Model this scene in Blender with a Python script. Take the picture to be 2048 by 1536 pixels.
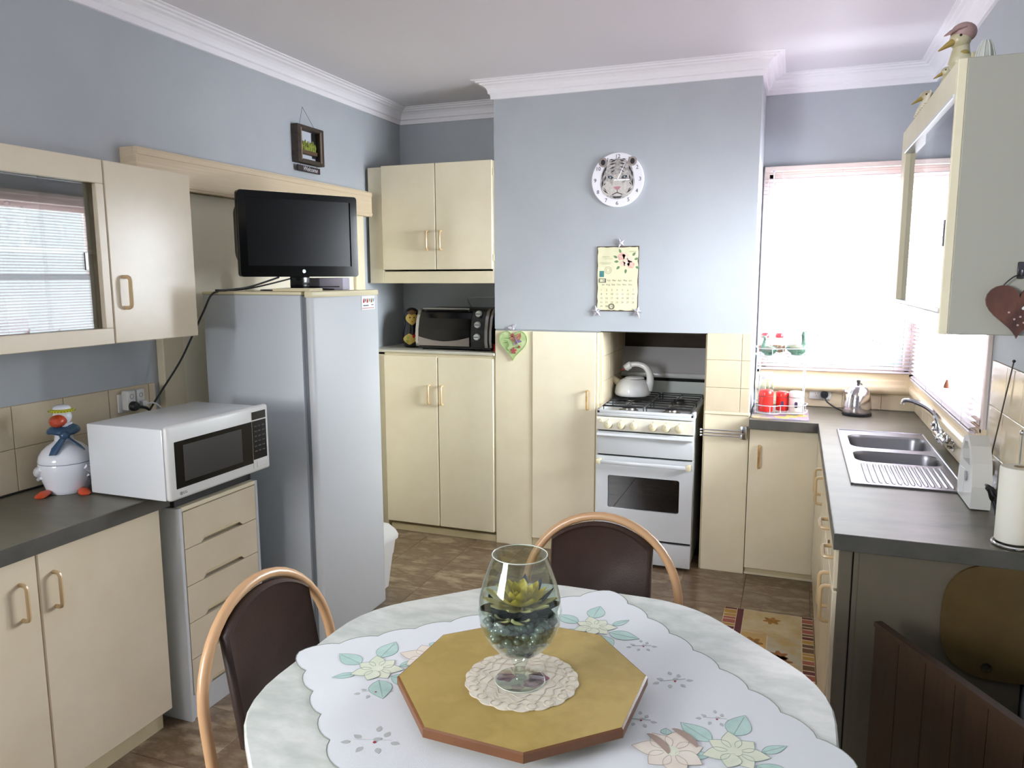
import bpy, bmesh, math, random
from mathutils import Vector, Matrix, geometry
from math import sin, cos, pi, radians
random.seed(7)
for o in list(bpy.data.objects): bpy.data.objects.remove(o, do_unlink=True)
SC = bpy.context.scene
COL = SC.collection

# ------------------------------------------------------------------ camera, world, lights, exposure
cam_d = bpy.data.cameras.new('camera'); cam = bpy.data.objects.new('camera', cam_d); COL.objects.link(cam)
cam_d.sensor_fit = 'HORIZONTAL'; cam_d.sensor_width = 36.0
cam_d.lens = 1516.15 / 2048 * 36.0
cam_d.clip_start = 0.05
_yaw, _pit, _rol = radians(-20.4359), radians(-8.0179), radians(-0.1564)
_fw = Vector((sin(_yaw)*cos(_pit), cos(_yaw)*cos(_pit), sin(_pit)))
_rt = Vector((cos(_yaw), -sin(_yaw), 0)); _up = _rt.cross(_fw)
_r2 = cos(_rol)*_rt + sin(_rol)*_up; _u2 = -sin(_rol)*_rt + cos(_rol)*_up
cam.matrix_world = Matrix(((_r2.x, _u2.x, -_fw.x, 0), (_r2.y, _u2.y, -_fw.y, 0), (_r2.z, _u2.z, -_fw.z, 1.6622), (0, 0, 0, 1)))
SC.camera = cam
vs = SC.view_settings
vs.view_transform = 'Standard'; vs.look = 'None'; vs.gamma = 1.0; vs.use_curve_mapping = False
vs.exposure = 0.45
SC.display_settings.display_device = 'sRGB'
cy = SC.cycles
cy.use_denoising = True
cy.max_bounces = 10; cy.diffuse_bounces = 5; cy.glossy_bounces = 4; cy.transparent_max_bounces = 24; cy.transmission_bounces = 6
cy.caustics_reflective = False; cy.caustics_refractive = False
cy.sample_clamp_indirect = 6.0
cy.blur_glossy = 0.5

world = bpy.data.worlds.new('daylight'); SC.world = world; world.use_nodes = True
_bg = world.node_tree.nodes['Background']
_bg.inputs[0].default_value = (0.95, 0.96, 1.0, 1); _bg.inputs[1].default_value = 5.0

def area(name, loc, target, sx, sy, power, color):
    l = bpy.data.lights.new(name, 'AREA'); l.shape = 'RECTANGLE'; l.size = sx; l.size_y = sy; l.energy = power; l.color = color
    o = bpy.data.objects.new(name, l); COL.objects.link(o); o.location = loc
    o.rotation_euler = (Vector(target) - Vector(loc)).to_track_quat('-Z', 'Y').to_euler()
    return o
# bright sky beyond the windows, and sunlit ground below them, both outside the house
area('sky_beyond_back_window', (2.7, 7.6, 2.3), (0.2, 4.7, 1.6), 1.8, 2.2, 1150, (0.95, 0.94, 1.0))
area('sky_beyond_side_window', (3.5, 3.1, 2.1), (0.6, 3.9, 1.6), 1.8, 2.2, 900, (0.95, 0.94, 1.0))
area('sunlit_ground_back', (0.3, 6.6, 0.05), (0.2, 4.7, 1.7), 2.6, 1.2, 1250, (0.96, 0.93, 1.0))
area('sunlit_ground_side', (2.3, 3.9, 0.05), (0.6, 3.8, 1.7), 1.2, 2.0, 800, (0.96, 0.93, 1.0))
area('rear_fill_light', (-2.70, -1.0, 1.75), (-1.2, 3.4, 1.6), 1.5, 1.2, 125, (0.97, 0.97, 1.0))  # added fill lamp out of view, brightens surfaces facing the camera

# ------------------------------------------------------------------ colour and material helpers
def lin(c):
    if isinstance(c, str):
        c = tuple(int(c[i:i+2], 16)/255 for i in (0, 2, 4))
    return tuple((x/12.92 if x <= 0.04045 else ((x+0.055)/1.055)**2.4) for x in c[:3]) + (1.0,)
MATS = {}
def mat(name, color, rough=0.5, metal=0.0, vary=None, scale=8.0, stretch=(1, 1, 1), amount=0.5, bump=0.0, bscale=120.0, spec=0.5, trans=0.0, coat=0.0, detail=4.0, sheen=0.0, rand=0.0):
    if name in MATS: return MATS[name]
    m = bpy.data.materials.new(name); m.use_nodes = True
    nt = m.node_tree; N = nt.nodes; L = nt.links
    p = N['Principled BSDF']
    p.inputs['Base Color'].default_value = lin(color); p.inputs['Roughness'].default_value = rough; p.inputs['Metallic'].default_value = metal
    p.inputs['Specular IOR Level'].default_value = spec; p.inputs['Coat Weight'].default_value = coat; p.inputs['Sheen Weight'].default_value = sheen
    tc = None
    if vary is not None or bump:
        tc = N.new('ShaderNodeTexCoord'); mp = N.new('ShaderNodeMapping'); mp.inputs['Scale'].default_value = stretch
        L.new(tc.outputs['Object'], mp.inputs['Vector'])
        vec = mp.outputs['Vector']
        if rand:
            oi = N.new('ShaderNodeObjectInfo'); ad = N.new('ShaderNodeVectorMath'); ad.operation = 'MULTIPLY_ADD'
            ad.inputs[1].default_value = (rand, rand*1.7, rand*0.6); L.new(oi.outputs['Random'], ad.inputs[0]); L.new(vec, ad.inputs[2]); vec = ad.outputs[0]
    if vary is not None:
        cols = vary if isinstance(vary, (list, tuple)) and not isinstance(vary, str) and isinstance(vary[0], (str, tuple)) else [vary]
        n = N.new('ShaderNodeTexNoise'); n.inputs['Scale'].default_value = scale; n.inputs['Detail'].default_value = detail; n.inputs['Roughness'].default_value = 0.6
        L.new(vec, n.inputs['Vector'])
        r = N.new('ShaderNodeValToRGB'); e = r.color_ramp.elements
        allc = [color] + list(cols); k = len(allc)
        lo, hi = 0.5 - 0.3*amount, 0.5 + 0.3*amount
        e[0].position = lo; e[0].color = lin(allc[0]); e[1].position = hi; e[1].color = lin(allc[-1])
        for i in range(1, k-1):
            x = e.new(lo + (hi-lo)*i/(k-1)); x.color = lin(allc[i])
        L.new(n.outputs['Fac'], r.inputs['Fac']); L.new(r.outputs['Color'], p.inputs['Base Color'])
    if bump:
        n2 = N.new('ShaderNodeTexNoise'); n2.inputs['Scale'].default_value = bscale; n2.inputs['Detail'].default_value = 2.0
        L.new(vec, n2.inputs['Vector'])
        b = N.new('ShaderNodeBump'); b.inputs['Strength'].default_value = bump; b.inputs['Distance'].default_value = 0.002
        L.new(n2.outputs['Fac'], b.inputs['Height']); L.new(b.outputs['Normal'], p.inputs['Normal'])
    if trans:
        t = N.new('ShaderNodeBsdfTranslucent'); t.inputs['Color'].default_value = lin(color)
        mx = N.new('ShaderNodeMixShader'); mx.inputs[0].default_value = trans
        L.new(p.outputs[0], mx.inputs[1]); L.new(t.outputs[0], mx.inputs[2]); L.new(mx.outputs[0], N['Material Output'].inputs[0])
    MATS[name] = m
    return m
def glassy(name, tint='ffffff', ior=1.5, extra=0.0, rough=0.02):
    if name in MATS: return MATS[name]
    m = bpy.data.materials.new(name); m.use_nodes = True; nt = m.node_tree; N = nt.nodes; L = nt.links
    N.remove(N['Principled BSDF'])
    t = N.new('ShaderNodeBsdfTransparent'); t.inputs[0].default_value = lin(tint)
    g = N.new('ShaderNodeBsdfGlossy'); g.inputs['Roughness'].default_value = rough; g.inputs[0].default_value = (1, 1, 1, 1)
    f = N.new('ShaderNodeLayerWeight'); f.inputs['Blend'].default_value = 0.5
    pw = N.new('ShaderNodeMath'); pw.operation = 'POWER'; pw.inputs[1].default_value = 4.0
    sc = N.new('ShaderNodeMath'); sc.operation = 'MULTIPLY_ADD'; sc.use_clamp = True; sc.inputs[1].default_value = 0.9; sc.inputs[2].default_value = ((ior-1)/(ior+1))**2 + extra
    mx = N.new('ShaderNodeMixShader')
    L.new(f.outputs['Facing'], pw.inputs[0]); L.new(pw.outputs[0], sc.inputs[0]); L.new(sc.outputs[0], mx.inputs[0]); L.new(t.outputs[0], mx.inputs[1]); L.new(g.outputs[0], mx.inputs[2])
    L.new(mx.outputs[0], N['Material Output'].inputs[0])
    MATS[name] = m
    return m

M_wall = mat('blue_grey_wall_paint', 'b2b7bc', 0.62, vary='adb2b8', scale=3, bump=0.05, bscale=260)
M_ceil = mat('ceiling_white', 'e0dde2', 0.8, bump=0.03, bscale=200)
M_corn = mat('cornice_white', 'f2f0f4', 0.55)
M_cream = mat('cream_laminate', 'e6dcc0', 0.36, vary='e0d5b8', scale=5, bump=0.05, bscale=400)
M_cream2 = mat('cream_door_paint', 'dccfb6', 0.22, vary='d6c8ae', scale=4, bump=0.05, bscale=350)
M_cream3 = mat('cream_door_lightened', 'e9dfc5', 0.30, vary='e4d9bd', scale=5, bump=0.05, bscale=350)  # same door cream, lightened in colour to make up for dim light
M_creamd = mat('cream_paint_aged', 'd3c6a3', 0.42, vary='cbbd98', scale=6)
M_hand = mat('beige_plastic_handle', 'c4a980', 0.3)
M_work = mat('slate_laminate', '45453f', 0.40, spec=.34, vary=['605d51', '6c685a', '504e44'], scale=5, stretch=(1.0, 3.0, 1.0), amount=1.3, bump=0.03, bscale=300, detail=8)
M_tile = mat('cream_tile_glaze', 'd9cbb0', 0.14, vary='cfbfa2', scale=9, amount=0.9, rand=13)
M_grout = mat('tile_grout', 'a99c84', 0.85)
M_floor = mat('vinyl_tile', '4f4436', 0.3, vary=['8b7c66', '6a553f', 'a39379', '5f5342'], scale=6, stretch=(1, 2.1, 1), amount=1.1, detail=9, bump=0.08, bscale=90, rand=11)
M_floorg = mat('vinyl_joint', '5e5240', 0.6)
M_white = mat('white_enamel', 'd2d6d9', 0.22)
M_whitep = mat('white_plastic', 'd2d2cf', 0.32)
M_fridge = mat('fridge_white', 'c9cdd0', 0.3, bump=0.25, bscale=700)
M_fridgeg = mat('fridge_side_grey', 'bcc3c9', 0.35, bump=0.2, bscale=700)
M_ivory = mat('ivory_plastic', 'e0d7b4', 0.35)
M_black = mat('black_gloss', '08080a', 0.12, spec=.35)
M_blackm = mat('black_matt', '141416', 0.5)
M_screen = mat('dark_screen', '090a0e', 0.24, spec=.2)
M_chrome = mat('chrome', 'e6e7ea', 0.08, 1.0)
M_steel = mat('brushed_steel', '8d8d91', 0.34, 1.0, bump=0.06, bscale=300)
M_wire = mat('white_coated_wire', 'b9bac0', 0.35)
M_dark = mat('shadow_gap_black', '100f0f', 0.8)  # black that stands in for shade inside narrow gaps
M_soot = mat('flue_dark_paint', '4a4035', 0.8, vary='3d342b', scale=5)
M_red = mat('red_enamel', 'd2302a', 0.22)
M_tan = mat('tan_tube_paint', 'c39a72', 0.3)
M_brown = mat('brown_vinyl', '38261f', 0.42, vary='30201b', scale=10, bump=0.2, bscale=250)
M_table = mat('marbled_table_laminate', 'ccd0c9', 0.24, vary=['bcc1ba', 'd6d8d2', 'c3c0b8'], scale=6, stretch=(1, 1.8, 1), amount=1.0, detail=8)
M_cloth = mat('white_cotton', 'd8dadd', 0.9, bump=0.25, bscale=900, sheen=0.2)
M_pane = glassy('window_glass', 'f6fbfb', 1.5)
M_glass = glassy('clear_glass', 'f1f5f2', 1.5, 0.015)
M_cabglass = glassy('cabinet_glass', 'e6eaea', 1.55, 0.06)
M_slat = mat('blind_slat', 'dcd0d6', 0.45, trans=0.06)
M_frame = mat('window_frame_paint', 'd9c9c2', 0.45)
M_sill = mat('sill_gloss_paint', 'e3d0ae', 0.28)
M_pine = mat('pale_timber', 'd9c8ae', 0.45, vary=['cfbd9f', 'e0d0b8'], scale=4, stretch=(1, 0.25, 14), amount=1.0)

# ------------------------------------------------------------------ mesh builder
class MB:
    def __init__(s): s.v = []; s.f = []; s.mi = []
    def add(s, vs_, fs, m=0):
        b = len(s.v); s.v += [Vector(x) for x in vs_]; s.f += [tuple(i+b for i in f) for f in fs]; s.mi += [m]*len(fs); return s
    def box(s, x0, x1, y0, y1, z0, z1, bev=0.0, seg=1, m=0, M=None):
        x0, x1 = min(x0, x1), max(x0, x1); y0, y1 = min(y0, y1), max(y0, y1); z0, z1 = min(z0, z1), max(z0, z1)
        V = [(x, y, z) for x in (x0, x1) for y in (y0, y1) for z in (z0, z1)]
        F = [(0, 1, 3, 2), (4, 6, 7, 5), (0, 4, 5, 1), (2, 3, 7, 6), (0, 2, 6, 4), (1, 5, 7, 3)]
        if bev > 0:
            bm = bmesh.new(); bv = [bm.verts.new(p) for p in V]
            for f in F: bm.faces.new([bv[i] for i in f])
            bev = min(bev, 0.45*min(x1-x0, y1-y0, z1-z0))
            bmesh.ops.bevel(bm, geom=list(bm.edges), offset=bev, segments=seg, affect='EDGES', profile=0.5)
            bm.verts.index_update(); V = [v.co.copy() for v in bm.verts]; F = [tuple(v.index for v in f.verts) for f in bm.faces]; bm.free()
        if M is not None: V = [M @ Vector(p) for p in V]
        return s.add(V, F, m)
    def ring_loft(s, rings, cap0=True, cap1=True, m=0, closed=False):
        n = len(rings[0]); V = [p for r in rings for p in r]; F = []
        k = len(rings)
        for i in range(k if closed else k-1):
            j = (i+1) % k
            for a in range(n):
                b = (a+1) % n; F.append((i*n+a, i*n+b, j*n+b, j*n+a))
        if not closed:
            if cap0: F.append(tuple(range(n-1, -1, -1)))
            if cap1: F.append(tuple((k-1)*n+a for a in range(n)))
        return s.add(V, F, m)
    def lathe(s, prof, c=(0, 0, 0), seg=24, m=0, axis='z', M=None, cap=True):
        rings = []
        for r, z in prof:
            r = max(r, 1e-5); ring = []
            for i in range(seg):
                a = 2*pi*i/seg; p = Vector((r*cos(a), r*sin(a), z))
                if axis == 'y': p = Vector((p.x, -p.z, p.y))
                if axis == 'x': p = Vector((p.z, p.x, p.y))
                if M is not None: p = M @ p
                ring.append(p + Vector(c))
            rings.append(ring)
        return s.ring_loft(rings, cap, cap, m)
    def tube(s, pts, r, seg=8, m=0, closed=False, caps=True):
        pts = [Vector(p) for p in pts]; n = len(pts); rr = r if isinstance(r, (list, tuple)) else [r]*n
        rings = []; prev = None
        for i in range(n):
            if closed: d = pts[(i+1) % n] - pts[i-1]
            else: d = pts[min(i+1, n-1)] - pts[max(i-1, 0)]
            d.normalize()
            if prev is None:
                u = d.orthogonal().normalized()
            else:
                u = prev - d*prev.dot(d)
                u = u.normalized() if u.length > 1e-6 else d.orthogonal().normalized()
            prev = u; w = d.cross(u)
            q = rr[i]; qa, qb = (q if isinstance(q, (list, tuple)) else (q, q))
            rings.append([pts[i] + u*qa*cos(2*pi*k/seg) + w*qb*sin(2*pi*k/seg) for k in range(seg)])
        return s.ring_loft(rings, caps, caps, m, closed)
    def loft(s, pts, radii, seg=16, m=0, side=(0, 1, 0)):
        # body along pts; radii (half-width along side, half-height)
        pts = [Vector(p) for p in pts]; sd = Vector(side).normalized(); rings = []
        for i, p in enumerate(pts):
            d = (pts[min(i+1, len(pts)-1)] - pts[max(i-1, 0)]).normalized()
            up = d.cross(sd).normalized()
            a, b = radii[i] if isinstance(radii[i], (list, tuple)) else (radii[i], radii[i])
            rings.append([p + sd*a*cos(2*pi*k/seg) + up*b*sin(2*pi*k/seg) for k in range(seg)])
        return s.ring_loft(rings, m=m)
    def ball(s, c, r, seg=14, rings=9, m=0, M=None):
        r = r if isinstance(r, (list, tuple)) else (r, r, r); R = []
        for i in range(rings+1):
            t = pi*i/rings; q = max(sin(t), 1e-4); ring = []
            for k in range(seg):
                a = 2*pi*k/seg; p = Vector((r[0]*q*cos(a), r[1]*q*sin(a), -r[2]*cos(t)))
                if M is not None: p = M @ p
                ring.append(p + Vector(c))
            R.append(ring)
        return s.ring_loft(R, m=m)
    def prism(s, poly, h, O=(0, 0, 0), U=(1, 0, 0), V=(0, 1, 0), m=0, holes=()):
        # 2-D outline in the plane (O; U, V), thickness h along U x V
        O, U, V = Vector(O), Vector(U), Vector(V); W = U.cross(V).normalized()
        loops = [list(poly)] + [list(x) for x in holes]
        flat = [p for l in loops for p in l]
        tris = geometry.tessellate_polygon([[Vector((p[0], p[1], 0)) for p in l] for l in loops]) if (holes or len(poly) > 4) else None
        n = len(flat)
        A = [O + U*p[0] + V*p[1] for p in flat]; B = [a + W*h for a in A]
        F = []
        if tris is None:
            F += [tuple(range(n-1, -1, -1)), tuple(range(n, 2*n))]
        else:
            for t in tris:
                a, b, c = t
                ar = (flat[b][0]-flat[a][0])*(flat[c][1]-flat[a][1]) - (flat[b][1]-flat[a][1])*(flat[c][0]-flat[a][0])
                if ar < 0: a, c = c, a
                F += [(c, b, a), (a+n, b+n, c+n)]
        k = 0
        for li, l in enumerate(loops):
            ar = sum(l[i][0]*l[(i+1) % len(l)][1] - l[(i+1) % len(l)][0]*l[i][1] for i in range(len(l)))
            ccw = ar > 0
            for i in range(len(l)):
                a, b = k+i, k+(i+1) % len(l)
                q = (a, b, b+n, a+n)
                if ccw != (li == 0): q = q[::-1]
                F.append(q)
            k += len(l)
        return s.add(A + B, F, m)
    def build(s, name, mats, parent=None, smooth=False, local=False, angle=40):
        me = bpy.data.meshes.new(name)
        V = s.v
        if parent is not None and not local:
            inv = world_of(parent).inverted(); V = [inv @ p for p in V]
        me.from_pydata([tuple(p) for p in V], [], s.f)
        ms = mats if isinstance(mats, (list, tuple)) else [mats]
        for m_ in ms: me.materials.append(m_)
        if len(ms) > 1: me.polygons.foreach_set('material_index', s.mi)
        bm = bmesh.new(); bm.from_mesh(me); bmesh.ops.recalc_face_normals(bm, faces=bm.faces); bm.to_mesh(me); bm.free()
        if smooth:
            me.polygons.foreach_set('use_smooth', [True]*len(me.polygons))
            me.set_sharp_from_angle(angle=radians(angle))
        me.update()
        o = bpy.data.objects.new(name, me); COL.objects.link(o)
        if parent is not None: o.parent = parent
        return o
def world_of(o):
    M = Matrix.Identity(4); c = o
    while c is not None: M = c.matrix_basis @ M; c = c.parent
    return M
def tag(o, label=None, cat=None, group=None, kind=None):
    if label: o['label'] = label
    if cat: o['category'] = cat
    if group: o['group'] = group
    if kind: o['kind'] = kind
    return o
def thing(name, label, cat, loc=(0, 0, 0), rz=0.0, group=None):
    o = bpy.data.objects.new(name, None); COL.objects.link(o); o.empty_display_size = 0.05
    o.location = loc; o.rotation_euler = (0, 0, rz)
    return tag(o, label, cat, group)
def P(name, m, parent, fn, smooth=False, local=False, label=None, angle=40):
    b = MB(); fn(b); o = b.build(name, m, parent, smooth, local, angle)
    if label: o['label'] = label
    return o
def boxp(name, m, parent, x0, x1, y0, y1, z0, z1, bev=0.003, seg=1, local=False, label=None):
    b = MB().box(x0, x1, y0, y1, z0, z1, bev, seg); o = b.build(name, m, parent, bev > 0 and seg > 1, local)
    if label: o['label'] = label
    return o
def struct(o, label=None):
    o['kind'] = 'structure'
    if label: o['label'] = label
    return o
def copy_tree(o, parent=None):
    c = o.copy(); COL.objects.link(c)
    if parent is not None: c.parent = parent
    for ch in list(o.children): copy_tree(ch, c)
    return c
def text(name, s, size, m, parent, O, U, V, h=0.0004, align='CENTER', italic=0.0, space=1.0):
    cu = bpy.data.curves.new(name, 'FONT'); cu.body = s; cu.size = size; cu.align_x = align; cu.align_y = 'CENTER'; cu.shear = italic; cu.space_character = space
    cu.resolution_u = 3; cu.extrude = h
    t = bpy.data.objects.new(name, cu); COL.objects.link(t)
    me = bpy.data.meshes.new_from_object(t); bpy.data.objects.remove(t, do_unlink=True)
    U, V = Vector(U).normalized(), Vector(V).normalized(); W = U.cross(V); O = Vector(O)
    b = MB(); b.v = [O + U*v.co.x + V*v.co.y + W*v.co.z for v in me.vertices]; b.f = [tuple(p.vertices) for p in me.polygons]; b.mi = [0]*len(b.f)
    bpy.data.meshes.remove(me)
    return b.build(name, m, parent)
def circ(cx, cy_, r, n=24, ry=None, a0=0.0):
    ry = r if ry is None else ry
    return [(cx + r*cos(a0 + 2*pi*i/n), cy_ + ry*sin(a0 + 2*pi*i/n)) for i in range(n)]
def rrect(x0, x1, y0, y1, r, n=5):
    out = []
    for cx, cy_, a in ((x1-r, y1-r, 0), (x0+r, y1-r, pi/2), (x0+r, y0+r, pi), (x1-r, y0+r, 1.5*pi)):
        out += [(cx + r*cos(a + pi/2*i/n), cy_ + r*sin(a + pi/2*i/n)) for i in range(n+1)]
    return out
def arc(c, r, a0, a1, n, U, V):
    c, U, V = Vector(c), Vector(U), Vector(V)
    return [c + U*r*cos(a0+(a1-a0)*i/n) + V*r*sin(a0+(a1-a0)*i/n) for i in range(n+1)]
def smoothpath(pts, n=6):
    pts = [Vector(p) for p in pts]; out = []
    for i in range(len(pts)-1):
        p0, p1, p2, p3 = pts[max(i-1, 0)], pts[i], pts[i+1], pts[min(i+2, len(pts)-1)]
        for k in range(n):
            t = k/n
            out.append(0.5*((2*p1) + (p2-p0)*t + (2*p0-5*p1+4*p2-p3)*t*t + (3*p1-p0-3*p2+p3)*t**3))
    out.append(pts[-1]); return out
def dhandle(parent, A, B, out, r=0.0065, depth=0.028, m=None):
    # D-shaped pull from A to B standing off along out
    A, B, o_ = Vector(A), Vector(B), Vector(out).normalized(); d = (B-A).normalized()
    k = 0.012
    pts = [A, A+o_*(depth-k), A+o_*(depth-k*0.3)+d*k*0.3, A+o_*depth+d*k, B+o_*depth-d*k, B+o_*(depth-k*0.3)-d*k*0.3, B+o_*(depth-k), B]
    return P('handle', m or M_hand, parent, lambda b: b.tube(pts, r, 8), True)
# ------------------------------------------------------------------ the room
XL, XR, YB, YC, YF = -2.589, 0.664, 4.763, 4.289, -2.2
XCL, XCR = -1.708, -0.212
ZC, ZCB = 2.785, 2.688
FRONT = YC + 0.012           # plaster piers stand a little behind the joinery front

fl = struct(P('floor', M_floorg, None, lambda b: b.box(XL-.15, XR+.15, YF-.15, 5.1, -.12, -.004)))
TS = 0.33; JT = 0.0016
tile_me = None
for iy in range(0, 12):
    for ix in range(0, 10):
        x0, y0 = -2.50 + ix*TS, 0.86 + iy*TS
        if x0 > 0.16 or y0 > 4.3: continue
        if tile_me is None:
            t = MB().box(0, TS-JT, 0, TS-JT, -.006, 0, .0012).build('floor_tile', M_floor, fl, local=True); tile_me = t.data
        else:
            t = bpy.data.objects.new('floor_tile', tile_me); COL.objects.link(t); t.parent = fl
        t.location = (x0, y0, 0)
def under(b):
    b.box(XL, XR, YF, 0.86, -.006, 0)
P('vinyl_sheet', M_floor, fl, under)

struct(P('ceiling', M_ceil, None, lambda b: b.box(XL-.15, XR+.15, YF-.15, 5.1, ZC, ZC+.12)))


def hole_wall(b, axis, p0, p1, a0, a1, h0, h1, z0, z1):
    def bx(u0, u1, w0, w1):
        if axis == 'y': b.box(u0, u1, p0, p1, w0, w1)
        else: b.box(p0, p1, u0, u1, w0, w1)
    bx(a0, h0, -.01, ZC); bx(h1, a1, -.01, ZC); bx(h0, h1, -.01, z0); bx(h0, h1, z1, ZC)
wall_left = struct(P('wall_left', M_wall, None, lambda b: (b.box(XL-.15, XL, YF-.15, -1.75, -.01, ZC), b.box(XL-.15, XL, -.25, 5.1, -.01, ZC), b.box(XL-.15, XL, -1.75, -.25, -.01, 1.1), b.box(XL-.15, XL, -1.75, -.25, 2.3, ZC))))
W1 = (-0.175, 0.615, 1.115, 2.245)     # x0 x1 z0 z1
W2 = (3.135, 4.665, 1.115, 2.245)      # y0 y1 z0 z1
wall_back = struct(P('wall_back', M_wall, None, lambda b: (b.box(XL, XCL, YB, YB+.15, -.01, ZC), hole_wall(b, 'y', YB, YB+.15, XCR, XR+.15, W1[0], W1[1], W1[2], W1[3]))))
wall_right = struct(P('wall_right', M_wall, None, lambda b: hole_wall(b, 'x', XR, XR+.15, YF-.15, YB, W2[0], W2[1], W2[2], W2[3])))
wall_front = struct(P('wall_front', M_wall, None, lambda b: b.box(XL, XR, YF-.15, YF, -.01, ZC)))
fill_win = struct(P('added_fill_window', M_frame, None, lambda b: (b.box(XL-.09, XL-.05, -1.75, -.25, 1.1, 1.15), b.box(XL-.09, XL-.05, -1.75, -.25, 2.25, 2.3), b.box(XL-.09, XL-.05, -1.75, -1.70, 1.15, 2.25), b.box(XL-.09, XL-.05, -.30, -.25, 1.15, 2.25), b.box(XL-.09, XL-.05, -1.02, -.98, 1.15, 2.25))))  # unseen window, added as the opening for the rear fill lamp
P('pane', M_pane, fill_win, lambda b: b.box(XL-.072, XL-.068, -1.70, -.30, 1.15, 2.25))

RX0, RX1, RZ = -1.054, -0.450, 1.352
wall_chimney = struct(P('wall_chimney', M_wall, None, lambda b: b.box(XCL, XCR, YC, 5.1, RZ, ZC)))
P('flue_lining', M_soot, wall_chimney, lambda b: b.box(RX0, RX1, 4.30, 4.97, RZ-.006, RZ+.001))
wall_pier_l = struct(P('wall_chimney_left', M_wall, None, lambda b: b.box(XCL, RX0, FRONT, 5.1, -.01, RZ)))
wall_pier_r = struct(P('wall_chimney_right', M_wall, None, lambda b: b.box(RX1, XCR, FRONT, 5.1, -.01, RZ)))
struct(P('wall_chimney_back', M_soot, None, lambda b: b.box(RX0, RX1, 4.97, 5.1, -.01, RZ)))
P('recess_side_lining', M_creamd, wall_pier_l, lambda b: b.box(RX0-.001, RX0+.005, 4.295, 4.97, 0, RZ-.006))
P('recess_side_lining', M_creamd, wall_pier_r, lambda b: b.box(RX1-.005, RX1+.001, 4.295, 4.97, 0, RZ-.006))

# cornices, mitred at every corner
path = [(XL, YF), (XL, YB), (XCL, YB), (XCL, YC), (XCR, YC), (XCR, YB), (XR, YB), (XR, YF)]
prof = [(0, ZCB), (.014, ZCB), (.016, ZCB+.026), (.026, ZCB+.030), (.028, ZCB+.044), (.034, ZCB+.058), (.046, ZCB+.070), (.062, ZCB+.076), (.066, ZCB+.083), (.080, ZCB+.085), (.084, ZCB+.092), (.102, ZCB+.093), (.104, ZC+.002), (0, ZC+.002)]
def offset(i, d):
    def nrm(a, b):
        t = Vector((b[0]-a[0], b[1]-a[1])).normalized(); return Vector((t.y, -t.x))
    p = Vector(path[i]); ns = []
    if i > 0: ns.append(nrm(path[i-1], path[i]))
    if i < len(path)-1: ns.append(nrm(path[i], path[i+1]))
    if len(ns) == 1: return p + ns[0]*d
    return p + (ns[0]+ns[1])*d/(1+ns[0].dot(ns[1]))
for i in range(len(path)-1):
    rings = [[tuple(offset(k, d)) + (z,) for d, z in prof] for k in (i, i+1)]
    b = MB().ring_loft(rings); struct(b.build('trim_%d' % (i+1), M_corn))

# glazed wall tiles, one mesh per size
def tile_field(parent, face, fixed, a_edges, z_edges, th=.008, sign=-1):
    # face 'x' (tiles in the y-z plane) or 'y' (tiles in the x-z plane); proud of the plane 'fixed' towards sign
    g = .0011
    a0, a1, z0, z1 = a_edges[0], a_edges[-1], z_edges[0], z_edges[-1]
    f0, f1 = fixed, fixed + sign*(th-.0035)
    (P('tile_grout', M_grout, parent, lambda b: b.box(f0, f1, a0, a1, z0, z1) if face == 'x' else b.box(a0, a1, f0, f1, z0, z1)))
    for i in range(len(a_edges)-1):
        for j in range(len(z_edges)-1):
            A0, A1, B0, B1 = a_edges[i]+g, a_edges[i+1]-g, z_edges[j]+g, z_edges[j+1]-g
            b = MB(); p0, p1 = fixed, fixed + sign*th
            if face == 'x': b.box(p0, p1, A0, A1, B0, B1, .0016)
            else: b.box(A0, A1, p0, p1, B0, B1, .0016)
            b.build('tile', M_tile, parent)
tile_field(wall_left, 'x', XL, [0.84, 1.041, 1.245, 1.449, 1.653, 1.857, 2.061, 2.265, 2.469, 2.505], [.905, 1.061, 1.215], sign=1)
tile_field(wall_pier_r, 'y', FRONT, [-.448, -.262, -.212], [.920, 1.055, 1.208, 1.355], th=.02)
tile_field(wall_back, 'y', YB, [-.205, -.13, .075, .28, .485, .66], [.902, .998])
tile_field(wall_right, 'x', XR, [3.06, 3.26, 3.46, 3.66, 3.86, 4.06, 4.26, 4.46, 4.755], [.902, .998])
tile_field(wall_right, 'x', XR, [2.26, 2.46, 2.66, 2.86, 3.058], [.902, 1.058, 1.214, 1.370])
tile_field(wall_pier_l, 'x', RX0+.004, [4.31, 4.51, 4.71, 4.91], [.90, 1.05, 1.2, 1.345], sign=1, th=.006)

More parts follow.
